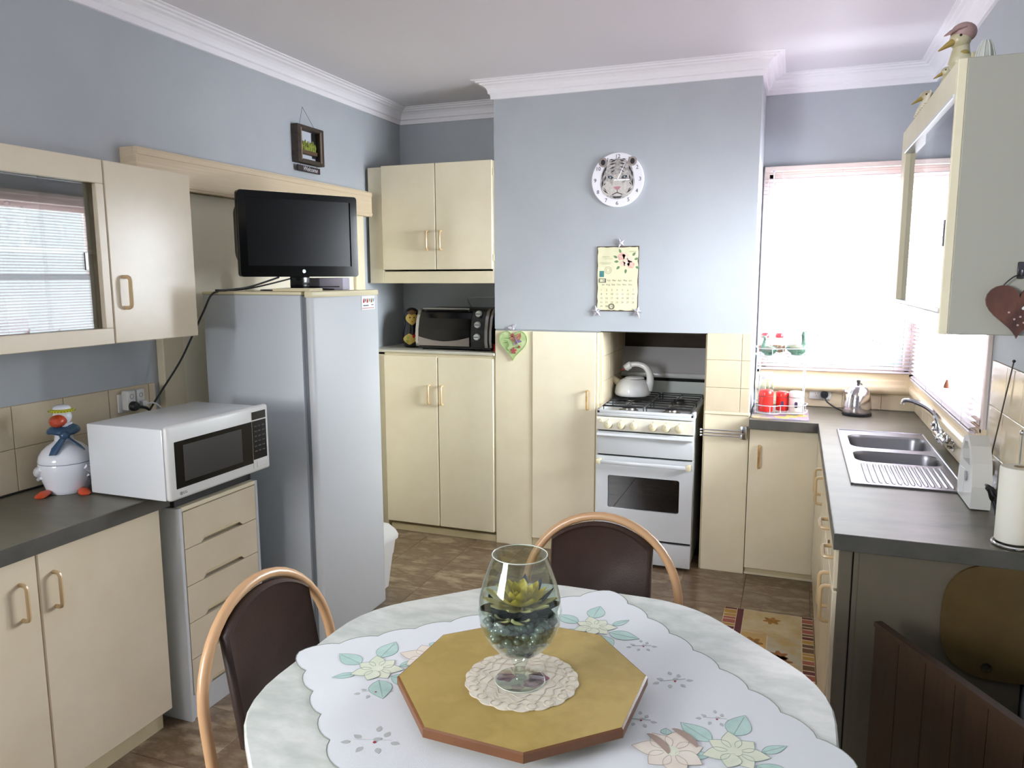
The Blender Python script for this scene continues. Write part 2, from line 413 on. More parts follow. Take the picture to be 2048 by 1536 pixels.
# ------------------------------------------------------------------ windows
def window(name, axis, plane, out, a0, a1, z0, z1, rail):
    # sash window set in the wall; plane = inner wall face, out = +1 outwards
    o = None
    def bx(b, u0, u1, d0, d1, w0, w1, bev=.003):
        p0, p1 = plane + out*d0, plane + out*d1
        if axis == 'y': b.box(u0, u1, p0, p1, w0, w1, bev)
        else: b.box(p0, p1, u0, u1, w0, w1, bev)
    f = MB()
    bx(f, a0, a0+.028, -.012, .13, z0, z1); bx(f, a1-.028, a1, -.012, .13, z0, z1); bx(f, a0, a1, -.012, .13, z1-.03, z1); bx(f, a0, a1, -.012, .13, z0, z0+.03)
    o = struct(f.build(name, M_frame))
    ar = MB()   # architrave on the room side
    bx(ar, a0-.03, a0, -.016, 0, z0-.02, z1+.045); bx(ar, a1, a1+.03, -.016, 0, z0-.02, z1+.045); bx(ar, a0-.03, a1+.03, -.018, 0, z1, z1+.045)
    ar.build('architrave', M_frame, o)
    for nm, d, w0, w1, mm in (('upper_sash', .095, rail-.01, z1-.03, M_frame), ('lower_sash', .055, z0+.03, rail+.03, mat('sash_teal_grey_paint', 'b9cccb', 0.4))):
        s = MB(); t = .042
        i0, i1 = a0+.028, a1-.028
        bx(s, i0, i0+t, d, d+.035, w0, w1); bx(s, i1-t, i1, d, d+.035, w0, w1); bx(s, i0+t, i1-t, d, d+.035, w0, w0+t); bx(s, i0+t, i1-t, d, d+.035, w1-t, w1)
        so = s.build(nm, mm, o)
        g = MB(); bx(g, i0+t-.004, i1-t+.004, d+.016, d+.019, w0+t-.004, w1-t+.004, 0); g.build('pane', M_pane, so)
    return o
win1 = window('window_1', 'y', YB, 1, W1[0], W1[1], W1[2], W1[3], 1.665)
win2 = window('window_2', 'x', XR, 1, W2[0], W2[1], W2[2], W2[3], 1.665)
# moulded sills: bullnose board with a square step above
def sill(parent, axis, plane, a0, a1, mit):
    # profile: depth into the room, height
    pr_ = [(0, .992), (.012, .992), (.034, .997), (.048, 1.008), (.054, 1.024), (.050, 1.040), (.038, 1.050), (.030, 1.053), (.028, 1.070), (.022, 1.076), (.016, 1.080), (.016, 1.112), (0, 1.114)]
    rings = []
    for k, a in enumerate((a0, a1)):
        r = []
        for d, z in pr_:
            aa = a - d if (mit and k == 1) else a
            r.append((aa, plane-d, z) if axis == 'y' else (plane-d, aa, z))
        rings.append(r)
    return MB().ring_loft(rings).build('window_sill', M_sill, parent, True, angle=35)
sill(win1, 'y', YB, -.205, XR, True)
sill(win2, 'x', XR, 3.10, YB, True)
# goose stickers on the lower panes
M_st = [mat('sticker_grey', '8f8b92', .6), mat('sticker_red', 'c05a50', .6)]
def sticker(parent, cx, cz, s, plane, axis, flip=1):
    b = MB()
    pts = [(-.5, .0), (-.35, -.2), (0, -.3), (.3, -.2), (.38, .05), (.33, .35), (.45, .5), (.6, .5), (.45, .6), (.32, .62), (.22, .5), (.2, .2), (-.1, .12), (-.45, .2)]
    O = (cx, plane, cz) if axis == 'y' else (plane, cx, cz)
    U = (flip*s, 0, 0) if axis == 'y' else (0, flip*s, 0)
    b.prism(pts, .0008, O, U, (0, 0, s), 0)
    b.prism([(-.1, .12), (.2, .2), (.22, .5), (.1, .3)], .0014, O, U, (0, 0, s), 1)
    b.prism([(-.1, -.3), (-.05, -.3), (-.05, -.48), (-.1, -.48)], .0008, O, U, (0, 0, s), 1)
    b.prism([(.1, -.3), (.15, -.3), (.15, -.48), (.1, -.48)], .0008, O, U, (0, 0, s), 1)
    b.build('window_sticker', M_st, parent)
for cx, cz, s in ((.04, 1.40, .055), (.125, 1.385, .055), (.03, 1.30, .05), (.09, 1.27, .05), (.125, 1.31, .045), (.33, 1.28, .045), (.42, 1.28, .05), (.47, 1.27, .04)):
    sticker(win1, cx, cz, s, YB+.066, 'y')
for cy_, cz, s in ((3.45, 1.25, .055), (3.62, 1.27, .05), (4.0, 1.26, .055), (4.25, 1.25, .05)):
    sticker(win2, cy_, cz, s, XR+.066, 'x')

# venetian blinds: every slat an object
def blind(label, axis, plane, a0, a1, ztop, zbot, inward, wand, tip):
    ln = a1 - a0
    root = thing('venetian_blind', label, 'blind', ((a0+a1)/2, plane, zbot) if axis == 'y' else (plane, (a0+a1)/2, zbot))
    def bx(b, u0, u1, d0, d1, w0, w1, bev=.002):
        p0, p1 = plane + inward*d0, plane + inward*d1
        if axis == 'y': b.box(u0, u1, p0, p1, w0, w1, bev)
        else: b.box(p0, p1, u0, u1, w0, w1, bev)
    b = MB(); bx(b, a0, a1, -.013, .013, ztop-.028, ztop); b.build('headrail', M_frame, root)
    b = MB(); bx(b, a0, a1, -.012, .012, zbot, zbot+.012, .003); b.build('bottom_rail', M_slat, root)
    pitch = .0215; n = int((ztop-.045-zbot-.02)/pitch)
    # a slat: shallow curved strip, almost level
    sl = MB(); tilt = radians(14); N = 4; up_, dn = [], []
    for k in range(N+1):
        t = (k/N-.5)*.025; c = .0022*(1-(2*k/N-1)**2)
        d, z = t*cos(tilt)+c*sin(tilt), -t*sin(tilt)+c*cos(tilt)
        up_.append((d, z+.0003)); dn.append((d, z-.0003))
    sec = up_ + dn[::-1]
    rings = []
    for u in (-ln/2+.002, ln/2-.002):
        rings.append([(u, inward*d, z) if axis == 'y' else (inward*d, u, z) for d, z in sec])
    sl.ring_loft(rings); me = None
    for i in range(n):
        if me is None:
            s = sl.build('slat', M_slat, root, True, True); me = s.data
        else:
            s = bpy.data.objects.new('slat', me); COL.objects.link(s); s.parent = root
        s.location = (0, 0, .024 + i*pitch)
    for u in [a0+ln*f for f in ((.09, .36, .64, .91) if ln > 1 else (.11, .5, .89))]:
        b = MB()
        for d in (-.0135, .0135):
            bx(b, u-.0012, u+.0012, d-.0005, d+.0005, zbot+.01, ztop-.028, 0)
        b.build('ladder_cord', M_wire, root)
    if wand is not None:
        b = MB(); q = plane + inward*.022
        pt = (lambda z: (wand, q, z)) if axis == 'y' else (lambda z: (q, wand, z))
        b.tube([pt(ztop-.03), pt(tip)], .003, 6); b.ball(pt(ztop-.03), .006, 8, 5); b.build('tilt_wand', mat('clear_wand', 'd3cfdc', .2), root, True)
    return root
bl1 = blind('cream venetian blind over the window beside the chimney breast', 'y', YB-.04, -.20, .625, 2.285, 1.118, -1, -.150, 1.42)
bl2 = blind('cream venetian blind above the sink, partly hidden by the glass-doored wall cupboard', 'x', XR-.04, 3.125, 4.66, 2.285, 1.09, -1, None, 0)
P('pull_cord', M_wire, bl2, lambda b: b.tube([(XR-.062, 3.52, 2.24), (XR-.064, 3.52, 1.24)], .0012, 5))
P('cord_tassel', mat('timber_tassel', '8c5238', .5), bl2, lambda b: b.lathe([(.004, .03), (.008, .02), (.013, 0), (.012, -.004), (0, -.004)], (XR-.064, 3.52, 1.21), 10), True)

# ------------------------------------------------------------------ doorway on the left wall with a box pelmet
d1 = struct(P('door_1', M_creamd, None, lambda b: b.box(XL, XL+.014, 2.65, 4.10, 0, 2.06)))
P('architrave', M_cream, d1, lambda b: (b.box(XL, XL+.040, 2.53, 2.65, 0, 2.06, .004), b.box(XL, XL+.040, 4.10, 4.20, 0, 2.06, .004)))
P('door_leaf', mat('door_leaf_cream', 'efe7d2', .4), d1, lambda b: (b.box(XL+.014, XL+.024, 2.655, 3.56, .01, 2.04, .003), b.box(XL+.014, XL+.02, 3.565, 4.095, .01, 2.04, .003)))
pel = thing('pelmet', 'long pale timber box pelmet across the doorway behind the television', 'pelmet', (XL, 3.3, 2.035))
P('pelmet_board', M_pine, pel, lambda b: b.box(XL+.07, XL+.09, 2.41, 4.22, 2.037, 2.187, .003))
P('pelmet_top', M_pine, pel, lambda b: b.box(XL, XL+.07, 2.43, 4.20, 2.172, 2.187, .002))
for y0, y1 in ((2.41, 2.43), (4.20, 4.22)):
    P('pelmet_end', M_pine, pel, lambda b: b.box(XL, XL+.07, y0, y1, 2.037, 2.187, .003))
P('moulding', M_pine, pel, lambda b: (b.box(XL+.088, XL+.094, 2.41, 4.22, 2.155, 2.18, .003), b.box(XL+.088, XL+.094, 2.41, 4.22, 2.046, 2.058, .003)))
# ------------------------------------------------------------------ joinery in the left alcove and across the chimney
M_edge = mat('seam_shadow_and_print', '9b8d6d', .6)  # brown for shadow drawn into seams, also for printed marks
up = thing('wall_cupboard', 'cream two-door wall cupboard high in the alcove above the toaster oven', 'cupboard', (-2.13, YC, 1.63))
X0, X1 = -2.566, XCL-.002
def case_up(b):
    b.box(X0, X1, YC+.018, YB-.002, 1.632, 1.652); b.box(X0, X1, YC+.018, YB-.002, 2.328, 2.345)
    b.box(X0, X0+.018, YC+.018, YB-.002, 1.652, 2.328); b.box(X1-.016, X1, YC+.018, YB-.002, 1.652, 2.328)
P('carcass', M_cream, up, case_up)
def frame_up(b):
    b.box(X0, -2.466, YC, YC+.018, 1.626, 2.345, .002); b.box(-1.720, X1, YC, YC+.018, 1.626, 2.345, .002)
    b.box(-2.466, -1.720, YC, YC+.018, 1.626, 1.70, .002); b.box(-2.466, -1.720, YC, YC+.018, 2.325, 2.345, .002)
P('face_frame', M_cream, up, frame_up)
for x0, x1, hx in ((-2.462, -2.091, -2.141), (-2.087, -1.716, -2.050)):
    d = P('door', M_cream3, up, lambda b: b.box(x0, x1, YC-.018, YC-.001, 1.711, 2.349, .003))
    dhandle(d, (hx, YC-.018, 1.832), (hx, YC-.018, 1.943), (0, -1, 0))
P('hinge', M_creamd, up, lambda b: (b.box(-1.714, -1.708, YC-.012, YC, 2.26, 2.30, .001), b.box(-1.714, -1.708, YC-.012, YC, 1.76, 1.80, .001)))

lo = thing('pantry_cupboard', 'cream two-door floor cupboard in the alcove under the toaster oven shelf', 'cupboard', (-2.13, YC, 0))
P('carcass', M_cream, lo, lambda b: (b.box(X0, X1, YC+.06, YB-.002, 0, .07), b.box(X0, -2.48, YC+.004, YB-.002, .0, 1.17, .002), b.box(-1.715, X1, YC+.004, YB-.002, .07, 1.17), b.box(-2.48, -1.715, YB-.02, YB-.002, .07, 1.17), b.box(-2.48, -1.715, YC+.02, YB-.02, .07, .085)))
P('shelf_slab', mat('pale_shelf_paint', 'c7c3b4', .35), lo, lambda b: b.box(XL+.002, XCL-.001, YC-.012, YB-.001, 1.186, 1.203, .003))
P('face_rail', M_cream, lo, lambda b: b.box(-2.48, X1, YC+.004, YC+.02, 1.155, 1.186, .002))
P('kickboard', M_creamd, lo, lambda b: b.box(-2.46, X1, YC+.005, YC+.06, 0, .045, .002))
for x0, x1, hx in ((-2.475, -2.095, -2.148), (-2.090, -1.716, -2.058)):
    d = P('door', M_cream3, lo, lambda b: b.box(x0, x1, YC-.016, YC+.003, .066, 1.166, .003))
    dhandle(d, (hx, YC-.016, .868), (hx, YC-.016, .985), (0, -1, 0))

br = thing('broom_cupboard', 'tall narrow cream cupboard with one door close beside the cooker', 'cupboard', (-1.4, YC, 0))
P('side_panel', M_cream, br, lambda b: b.box(-1.705, -1.467, YC-.004, FRONT-.001, .0, 1.342, .002))
P('stile', M_cream, br, lambda b: b.box(-1.071, -1.056, YC-.006, FRONT-.001, 0, 1.342, .002))
P('kickboard', M_creamd, br, lambda b: b.box(-1.465, -1.072, YC+.002, FRONT-.001, 0, .06, .001))
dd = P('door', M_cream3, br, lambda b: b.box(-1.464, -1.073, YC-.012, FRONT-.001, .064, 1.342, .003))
M_worn = mat('worn_brown_handle', '9c7440', .4, vary='c4a267', scale=30)
dhandle(dd, (-1.118, YC-.012, .893), (-1.118, YC-.012, 1.0), (0, -1, 0), m=M_worn)

# panelled base to the right of the cooker
pa = thing('filler_panel', 'plain cream floor-standing filler panel that carries the chrome towel rail', 'cupboard', (-.33, YC, 0))
P('panel', M_cream, pa, lambda b: b.box(-.447, -.208, YC-.004, FRONT-.001, 0, .905, .002))
P('cap_strip', M_cream, pa, lambda b: b.box(-.448, -.205, YC-.010, FRONT-.001, .905, .922, .003))

# chrome towel rail with three swing arms
tr = thing('towel_rail', 'chrome towel rail with three swing arms beside the cooker', 'towel rail', (-.235, YC, .81))
P('bracket', M_chrome, tr, lambda b: b.box(-.252, -.218, YC-.030, YC-.004, .774, .850, .004, 2), True)
for z in (.822, .806, .790):
    P('arm', M_chrome, tr, lambda b: (b.tube([(-.240, YC-.026, z), (-.462, YC-.040, z)], .0042, 8), b.ball((-.462, YC-.040, z), .006, 8, 6)), True)

# ------------------------------------------------------------------ right-hand base cupboards and worktop
XB = 0.163
def cup(name, label, y0, y1): return thing(name, label, 'cupboard', (XB, (y0+y1)/2, 0))
cb = thing('corner_base_cupboard', 'cream base cupboard with a worn brown handle under the back run of worktop', 'cupboard', (-.03, YC, 0))
P('carcass', M_cream, cb, lambda b: (b.box(-.206, XB, YC+.03, YB-.02, 0, .846), ))
boxp('plinth', M_creamd, cb, -.206, .16, YC+.014, YC+.03, 0, .04, .002); boxp('floor_bead', M_cream, cb, -.206, .16, YC+.004, YC+.014, 0, .012, .002); boxp('top_rail', M_cream, cb, -.206, .16, YC, YC+.03, .835, .848, .002)
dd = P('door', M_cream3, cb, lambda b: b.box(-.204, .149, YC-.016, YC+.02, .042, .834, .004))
dhandle(dd, (-.150, YC-.016, .625), (-.150, YC-.016, .745), (0, -1, 0), m=M_worn)

un1 = cup('sink_base_cupboard', 'cream base cupboard with paired doors under the sink, beside the corner', 3.0, 4.27)
P('carcass', M_cream, un1, lambda b: (b.box(XB+.02, XR-.01, 2.99, 3.008, 0, .70), b.box(XB+.02, XR-.01, 3.008, 4.25, 0, .1), b.box(XB, XB+.02, 2.995, 4.27, 0, .1), b.box(XB, XB+.02, 2.995, 4.27, .825, .848)))
for y0, y1, hy in ((2.998, 3.50, 3.43), (3.505, 4.25, 3.585)):
    d = P('door', M_cream2, un1, lambda b: b.box(XB-.018, XB+.002, y0, y1, .10, .825, .004))
    dhandle(d, (XB-.018, hy, .69), (XB-.018, hy, .805), (-1, 0, 0))
un2 = cup('drawer_base_cupboard', 'cream base cupboard with two drawers over two doors at the open end of the bench', 2.4, 3.0)
P('carcass', M_cream, un2, lambda b: (b.box(XB, XR-.01, 2.43, 2.985, 0, .846),))
for y0, y1, hy in ((2.412, 2.60, 2.51), (2.604, 2.985, 2.80)):
    d = P('drawer', M_cream2, un2, lambda b: b.box(XB-.018, XB-.001, y0, y1, .715, .840, .004))
    dhandle(d, (XB-.018, hy-.055, .80), (XB-.018, hy+.055, .80), (-1, 0, 0))
for y0, y1, hy in ((2.412, 2.56, 2.515), (2.564, 2.985, 2.635)):
    d = P('door', M_cream2, un2, lambda b: b.box(XB-.018, XB-.001, y0, y1, .08, .708, .004))
    dhandle(d, (XB-.018, hy, .565), (XB-.018, hy, .682), (-1, 0, 0))
P('lock', mat('dull_brass', '7b6a45', .4, .8), un2, lambda b: b.lathe([(.006, -.004), (.006, .002), (0, .002)], (XB-.020, 2.68, .775), 10, axis='x'))
M_end = mat('end_panel_shaded', '655c4d', .55, vary='5d5647', scale=5)  # colour darkened to carry the shade on the bench end
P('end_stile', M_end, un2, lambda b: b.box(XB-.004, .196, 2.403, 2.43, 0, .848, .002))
P('shadow_gap', M_dark, un2, lambda b: b.box(.196, .200, 2.412, 2.43, 0, .846))  # black strip painted in as the shadow beside the stile
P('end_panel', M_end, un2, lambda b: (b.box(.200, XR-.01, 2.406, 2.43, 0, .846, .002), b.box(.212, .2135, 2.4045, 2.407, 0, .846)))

SX0, SX1, SY0, SY1 = .222, .612, 2.985, 4.065
wt = thing('worktop', 'dark slate-look worktop turning the corner under both windows', 'worktop', (.4, 3.4, .85))
def wtop(b):
    z0, z1 = .850, .900
    hx0, hx1, hy0, hy1 = SX0+.02, SX1-.02, SY0+.02, SY1-.02
    out = [(-.205, 4.212), (.143, 4.212), (.143, 2.386), (XR-.002, 2.386), (XR-.002, YB-.002), (-.205, YB-.002)]
    b.prism(out, z1-z0, (0, 0, z0), holes=[[(hx0, hy0), (hx1, hy0), (hx1, hy1), (hx0, hy1)]])
P('slab', M_work, wt, wtop)
P('front_edge', mat('slate_edge', '45443f', .4, vary='524f49', scale=9), wt, lambda b: (b.box(.140, .1432, 2.384, 4.2115, .8495, .8995, .001), b.box(-.206, .1432, 4.209, 4.2122, .8495, .8995, .001), b.box(.140, XR-.003, 2.383, 2.3862, .8495, .8995, .001)))

# double bowl sink with drainer
sk = thing('sink', 'stainless steel double-bowl sink with ribbed drainer', 'sink', (.42, 3.5, .9))
b1 = rrect(.262, .592, 3.66, 3.955, .06, 6); b2 = rrect(.262, .592, 3.375, 3.585, .06, 6)
def splate(b):
    b.prism(rrect(SX0, SX1, SY0, SY1, .012, 3), .004, (0, 0, .900), holes=[b1, b2])
    for (x0, x1, y0, y1) in ((SX0, SX1, SY0, SY0+.012), (SX0, SX1, SY1-.012, SY1), (SX0, SX0+.012, SY0, SY1), (SX1-.012, SX1, SY0, SY1)):
        b.box(x0, x1, y0, y1, .900, .9075, .003)
P('rim_plate', M_steel, sk, splate)
for bw, (cx, cy_) in ((b1, (.427, 3.807)), (b2, (.427, 3.48))):
    def bowl(b):
        rings = []
        for k, (z, s) in enumerate(((.9045, 1.01), (.901, .995), (.885, .975), (.78, .93), (.755, .88), (.750, .75))):
            rings.append([(cx+(p[0]-cx)*s, cy_+(p[1]-cy_)*s, z) for p in bw])
        b.ring_loft(rings, cap0=False, cap1=True)
    bo = P('bowl', M_steel, sk, bowl, True)
    P('waste', M_chrome, bo, lambda b: b.lathe([(.034, 0), (.034, .003), (.026, .004), (.022, .002), (0, .002)], (cx, cy_, .750), 16), True)
for i in range(14):
    x = .285 + i*.0215
    P('drainer_rib', M_steel, sk, lambda b: b.loft([(x, 3.335, .9045), (x, 3.32, .9075), (x, 3.05, .9065), (x, 3.03, .9045)], [(.004, .001), (.0068, .0034), (.0068, .0034), (.004, .001)], 8, side=(1, 0, 0)), True)

# wall mixer tap
tp = thing('mixer_tap', 'chrome wall-mounted mixer tap with swan spout over the sink', 'tap', (.64, 3.72, .95))
P('body', M_chrome, tp, lambda b: (b.tube([(.628, 3.585, .955), (.628, 3.855, .955)], .017, 14), b.lathe([(.03, .652), (.03, .657), (.019, .650), (.019, .628)], (0, 3.60, .955), 14, axis='x'), b.lathe([(.03, .652), (.03, .657), (.019, .650), (.019, .628)], (0, 3.84, .955), 14, axis='x'), b.ball((.628, 3.72, .957), (.024, .028, .024))), True)
P('spout', M_chrome, tp, lambda b: b.tube(smoothpath([(.628, 3.72, .965), (.622, 3.725, 1.01), (.602, 3.745, 1.055), (.565, 3.78, 1.085), (.52, 3.815, 1.100), (.487, 3.838, 1.098), (.480, 3.843, 1.082)], 6), [.013]*12+[.011]*12+[.0095]*12+[.010]), True)
for y in (3.585, 3.855):
    h = P('tap_handle', M_chrome, tp, lambda b: (b.lathe([(.018, -.004), (.020, .004), (.015, .012), (.0135, .03), (.017, .034), (.010, .044), (0, .045)], (.628, y, .968), 14), ), True)
    P('cross_grip', M_chrome, h, lambda b: [b.tube([(.628, y, .990), (.628+.027*cos(a), y+.027*sin(a), .992)], [.006, .0085], 8) for a in (0.4, 0.4+pi/2, 0.4+pi, 0.4+1.5*pi)], True)

# ------------------------------------------------------------------ right wall cupboard with sliding glass doors
rc = thing('glass_wall_cupboard', 'cream wall cupboard with sliding glass doors and a heart hung on its end', 'cupboard', (.5, 2.63, 1.52))
UX, UY0, UY1, UZ0, UZ1 = .334, 2.124, 3.130, 1.520, 2.170
def uc(b):
    b.box(UX+.02, XR-.002, UY0, UY0+.018, UZ0, UZ1, .002); b.box(UX+.02, XR-.002, UY1-.018, UY1, UZ0, UZ1, .002)
    b.box(UX+.02, XR-.002, UY0+.018, UY1-.018, UZ1-.018, UZ1); b.box(UX+.02, XR-.002, UY0+.018, UY1-.018, UZ0+.03, UZ0+.05); b.box(XR-.012, XR-.002, UY0+.018, UY1-.018, UZ0+.05, UZ1-.018)
P('carcass', mat('cupboard_end_grey', 'a5a397', .45, bump=.05, bscale=300), rc, uc)  # carcass greyer than the cream face frame
def ucf(b):
    b.box(UX, UX+.02, UY0, UY0+.018, UZ0, UZ1, .002); b.box(UX, UX+.02, UY1-.10, UY1, UZ0, UZ1, .002); b.box(UX, UX+.02, UY0+.018, UY1-.10, 2.092, UZ1, .002)
P('face_frame', M_cream, rc, ucf)
P('valance', mat('pearly_tile_strip', 'c9ccc9', .18, vary=['b9a88e', 'd5dad8'], scale=14), rc, lambda b: b.box(UX, UX+.012, UY0+.018, UY1-.10, UZ0+.001, 1.572, .002))
P('upper_track', mat('pale_track', 'd9dbe2', .3), rc, lambda b: (b.box(UX-.004, UX+.028, UY0+.018, UY1-.10, 2.084, 2.094, .002),))
P('lower_track', mat('pale_track', 'd9dbe2', .3), rc, lambda b: (b.box(UX-.003, UX+.028, UY0+.018, UY1-.10, 1.572, 1.582, .002),))
P('shelf', M_creamd, rc, lambda b: b.box(UX+.05, XR-.012, UY0+.018, UY1-.018, 1.83, 1.842))
gd = P('glass_door', M_cabglass, rc, lambda b: b.box(UX+.004, UX+.008, UY0+.02, 2.60, 1.582, 2.084))
P('finger_pull', M_blackm, gd, lambda b: b.box(UX+.001, UX+.004, 2.155, 2.175, 1.735, 1.80, .001))
P('glass_door', M_cabglass, rc, lambda b: b.box(UX+.016, UX+.020, 2.52, UY1-.102, 1.582, 2.084))

# ------------------------------------------------------------------ left-hand cupboards
lw = thing('glazed_wall_cupboard', 'cream wall cupboard with a framed glass front and one solid door above the cookie jar', 'cupboard', (XL, 1.5, 1.433))
LX, LY0, LY1, LZ0, LZ1 = -2.259, .30, 2.432, 1.432, 2.066
def lc(b):
    b.box(XL+.001, LX-.02, LY0, LY0+.018, LZ0, LZ1); b.box(XL+.001, LX-.02, LY1-.018, LY1, LZ0, LZ1, .002)
    b.box(XL+.001, LX-.02, LY0+.018, LY1-.018, LZ0, LZ0+.018); b.box(XL+.001, LX-.02, LY0+.018, LY1-.018, LZ1-.018, LZ1); b.box(XL+.001, XL+.01, LY0+.018, LY1-.018, LZ0+.018, LZ1-.018)
    b.box(XL+.01, LX-.03, 2.03, 2.046, LZ0+.018, LZ1-.018)
P('carcass', M_cream2, lw, lc)
P('shelf', M_cream2, lw, lambda b: b.box(XL+.01, LX-.06, LY0+.018, 2.03, 1.745, 1.762))
P('front_frame', M_cream2, lw, lambda b: (b.box(LX-.02, LX, LY0, 2.027, LZ0, 1.488, .002), b.box(LX-.02, LX, LY0, 2.027, 1.985, LZ1, .002), b.box(LX-.02, LX, 1.995, 2.027, 1.488, 1.985, .002), b.box(LX-.02, LX, LY0, .45, 1.488, 1.985, .002)))
gd = P('glass_door', M_cabglass, lw, lambda b: b.box(LX-.034, LX-.030, 1.2, 1.99, 1.488, 1.985))
P('finger_pull', M_steel, gd, lambda b: b.box(LX-.030, LX-.027, 1.955, 1.967, 1.69, 1.75, .001))
P('glass_door', M_cabglass, lw, lambda b: b.box(LX-.044, LX-.040, .45, 1.26, 1.488, 1.985))
dd = P('door', M_cream2, lw, lambda b: b.box(LX-.02, LX, 2.031, LY1, LZ0, LZ1, .003))
dhandle(dd, (LX, 2.085, 1.557), (LX, 2.085, 1.667), (1, 0, 0), r=.007)

lb = thing('base_cupboard', 'cream base cupboard with two doors under the microwave and cookie jar', 'cupboard', (-2.3, 1.5, 0))
BX = -2.095
P('carcass', M_cream, lb, lambda b: (b.box(XL+.001, BX-.018, .70, 2.010, .082, .849), b.box(XL+.001, BX-.055, .70, 2.005, 0, .082)))
P('kickboard', M_creamd, lb, lambda b: b.box(BX-.055, BX-.045, .70, 2.005, 0, .082))
for y0, y1, hy in ((.85, 1.538, 1.482), (1.542, 2.012, 1.590)):
    d = P('door', M_cream2, lb, lambda b: b.box(BX-.018, BX, y0, y1, .084, .846, .003))
    dhandle(d, (BX, hy, .662), (BX, hy, .772), (1, 0, 0), r=.0065)
lwt = thing('worktop', 'short slate-look worktop holding the goose cookie jar', 'worktop', (-2.3, 1.4, .85))
P('slab', M_work, lwt, lambda b: b.box(XL+.002, -2.079, .70, 2.044, .851, .901, .002))
P('front_edge', MATS['slate_edge'], lwt, lambda b: b.box(-2.079, -2.075, .70, 2.044, .8505, .9005, .001))

# drawer chest between the bench and the fridge
dc = thing('drawer_chest', 'white-sided chest of five cream drawers with scooped pulls', 'chest of drawers', (-2.3, 2.28, 0))
DX, DY0, DY1 = -2.06, 2.066, 2.497
P('carcass', M_white, dc, lambda b: (b.box(XL+.05, DX, DY0, DY0+.016, 0, .832, .002), b.box(XL+.05, DX, DY1-.016, DY1, 0, .832, .002), b.box(XL+.05, DX-.03, DY0+.016, DY1-.016, .0, .83), b.box(DX-.03, DX-.012, DY0+.016, DY1-.016, 0, .098)))
P('top_panel', M_cream, dc, lambda b: b.box(XL+.05, DX, DY0+.014, DY1-.014, .818, .834, .002))
for i in range(5):
    z1 = .815 - i*.1435; z0 = z1 - .1405
    d = MB(); yc = (DY0+DY1)/2
    out = [(DY0+.019, z0), (yc-.115, z0), (yc-.098, z0+.014), (yc+.098, z0+.014), (yc+.115, z0), (DY1-.019, z0), (DY1-.019, z1), (DY0+.019, z1)]
    d.prism(out, .018, (DX-.018, 0, 0), (0, 1, 0), (0, 0, 1))
    dr = d.build('drawer', M_cream2, dc)
    P('pull_recess', mat('drawer_pull_shadow', '8a7c5f', .5), dr, lambda b: b.prism([(yc-.115, z0), (yc+.115, z0), (yc+.098, z0+.016), (yc-.098, z0+.016)], .002, (DX-.016, 0, 0), (0, 1, 0), (0, 0, 1)))  # shade of the scoop, given as a brown plate behind the notch
    P('pull_lip', M_creamd, dr, lambda b: b.prism([(yc-.105, z0+.016), (yc+.105, z0+.016), (yc+.09, z0+.024), (yc-.09, z0+.024)], .003, (DX-.001, 0, 0), (0, 1, 0), (0, 0, 1)))
# ------------------------------------------------------------------ refrigerator
fr = thing('refrigerator', 'tall white refrigerator with a grey side and a plain full-height door', 'refrigerator', (-2.2, 2.92, 0))
FX0, FX1, FY0, FY1, FZ = -2.44, -1.928, 2.660, 3.190, 1.604
P('cabinet_body', M_fridgeg, fr, lambda b: b.box(FX0, FX1, FY0, FY1, .03, FZ-.012, .008, 2), True)
P('top_cap', M_ivory, fr, lambda b: b.box(FX0, FX1+.004, FY0-.001, FY1+.001, FZ-.013, FZ, .004, 2), True)
P('door_seal', mat('grey_rubber_seal', '6f747a', .6), fr, lambda b: b.box(FX1, -1.908, FY0+.014, FY1-.014, .05, FZ-.02))
dd = P('door', M_fridge, fr, lambda b: b.box(-1.908, -1.868, FY0, FY1, .045, FZ-.016, .013, 3), True)
P('door_trim', M_ivory, dd, lambda b: b.box(-1.910, -1.867, FY0-.0005, FY1+.0005, FZ-.024, FZ+.002, .006, 2), True)
P('foot', M_blackm, fr, lambda b: (b.lathe([(.02, 0), (.02, .03)], (-2.38, FY0+.06, 0), 10), b.lathe([(.02, 0), (.02, .03)], (-2.38, FY1-.06, 0), 10)))
P('kick_grille', M_blackm, fr, lambda b: b.box(-1.96, -1.94, FY0+.02, FY1-.02, .005, .045))
mg = tag(P('fridge_magnet', mat('note_white', 'efefec', .6), None, lambda b: b.box(-1.868, -1.8655, 3.035, 3.150, 1.515, 1.578)), 'small white magnet with coloured letters on the refrigerator door', 'magnet')
for y, c, k in ((3.046, 'b4262c', 0), (3.062, '2b2b33', 1), (3.078, 'b4262c', 0), (3.098, '4d6a34', 1), (3.114, '8f6a2a', 0), (3.132, '2f4f7c', 1)):
    pts = [(0, 0), (.004, .020), (.008, .010), (.012, .022), (.014, .004), (.008, -.002)] if k == 0 else [(0, .016), (.006, 0), (.013, .017), (.010, .018), (.006, .008), (.003, .018)]
    P('letter_squiggle', mat('ink_'+c, c, .5), mg, lambda b: b.prism(pts, .0006, (-1.8655, y, 1.548), (0, 1, 0), (0, 0, 1)))
P('printed_line', mat('ink_grey', '6b7077', .6), mg, lambda b: (b.box(-1.8656, -1.865, 3.048, 3.094, 1.532, 1.537), b.box(-1.8656, -1.865, 3.118, 3.138, 1.534, 1.538)))
P('printed_rule', mat('ink_b4262c', 'b4262c', .5), mg, lambda b: b.box(-1.8656, -1.865, 3.04, 3.142, 1.521, 1.5235))

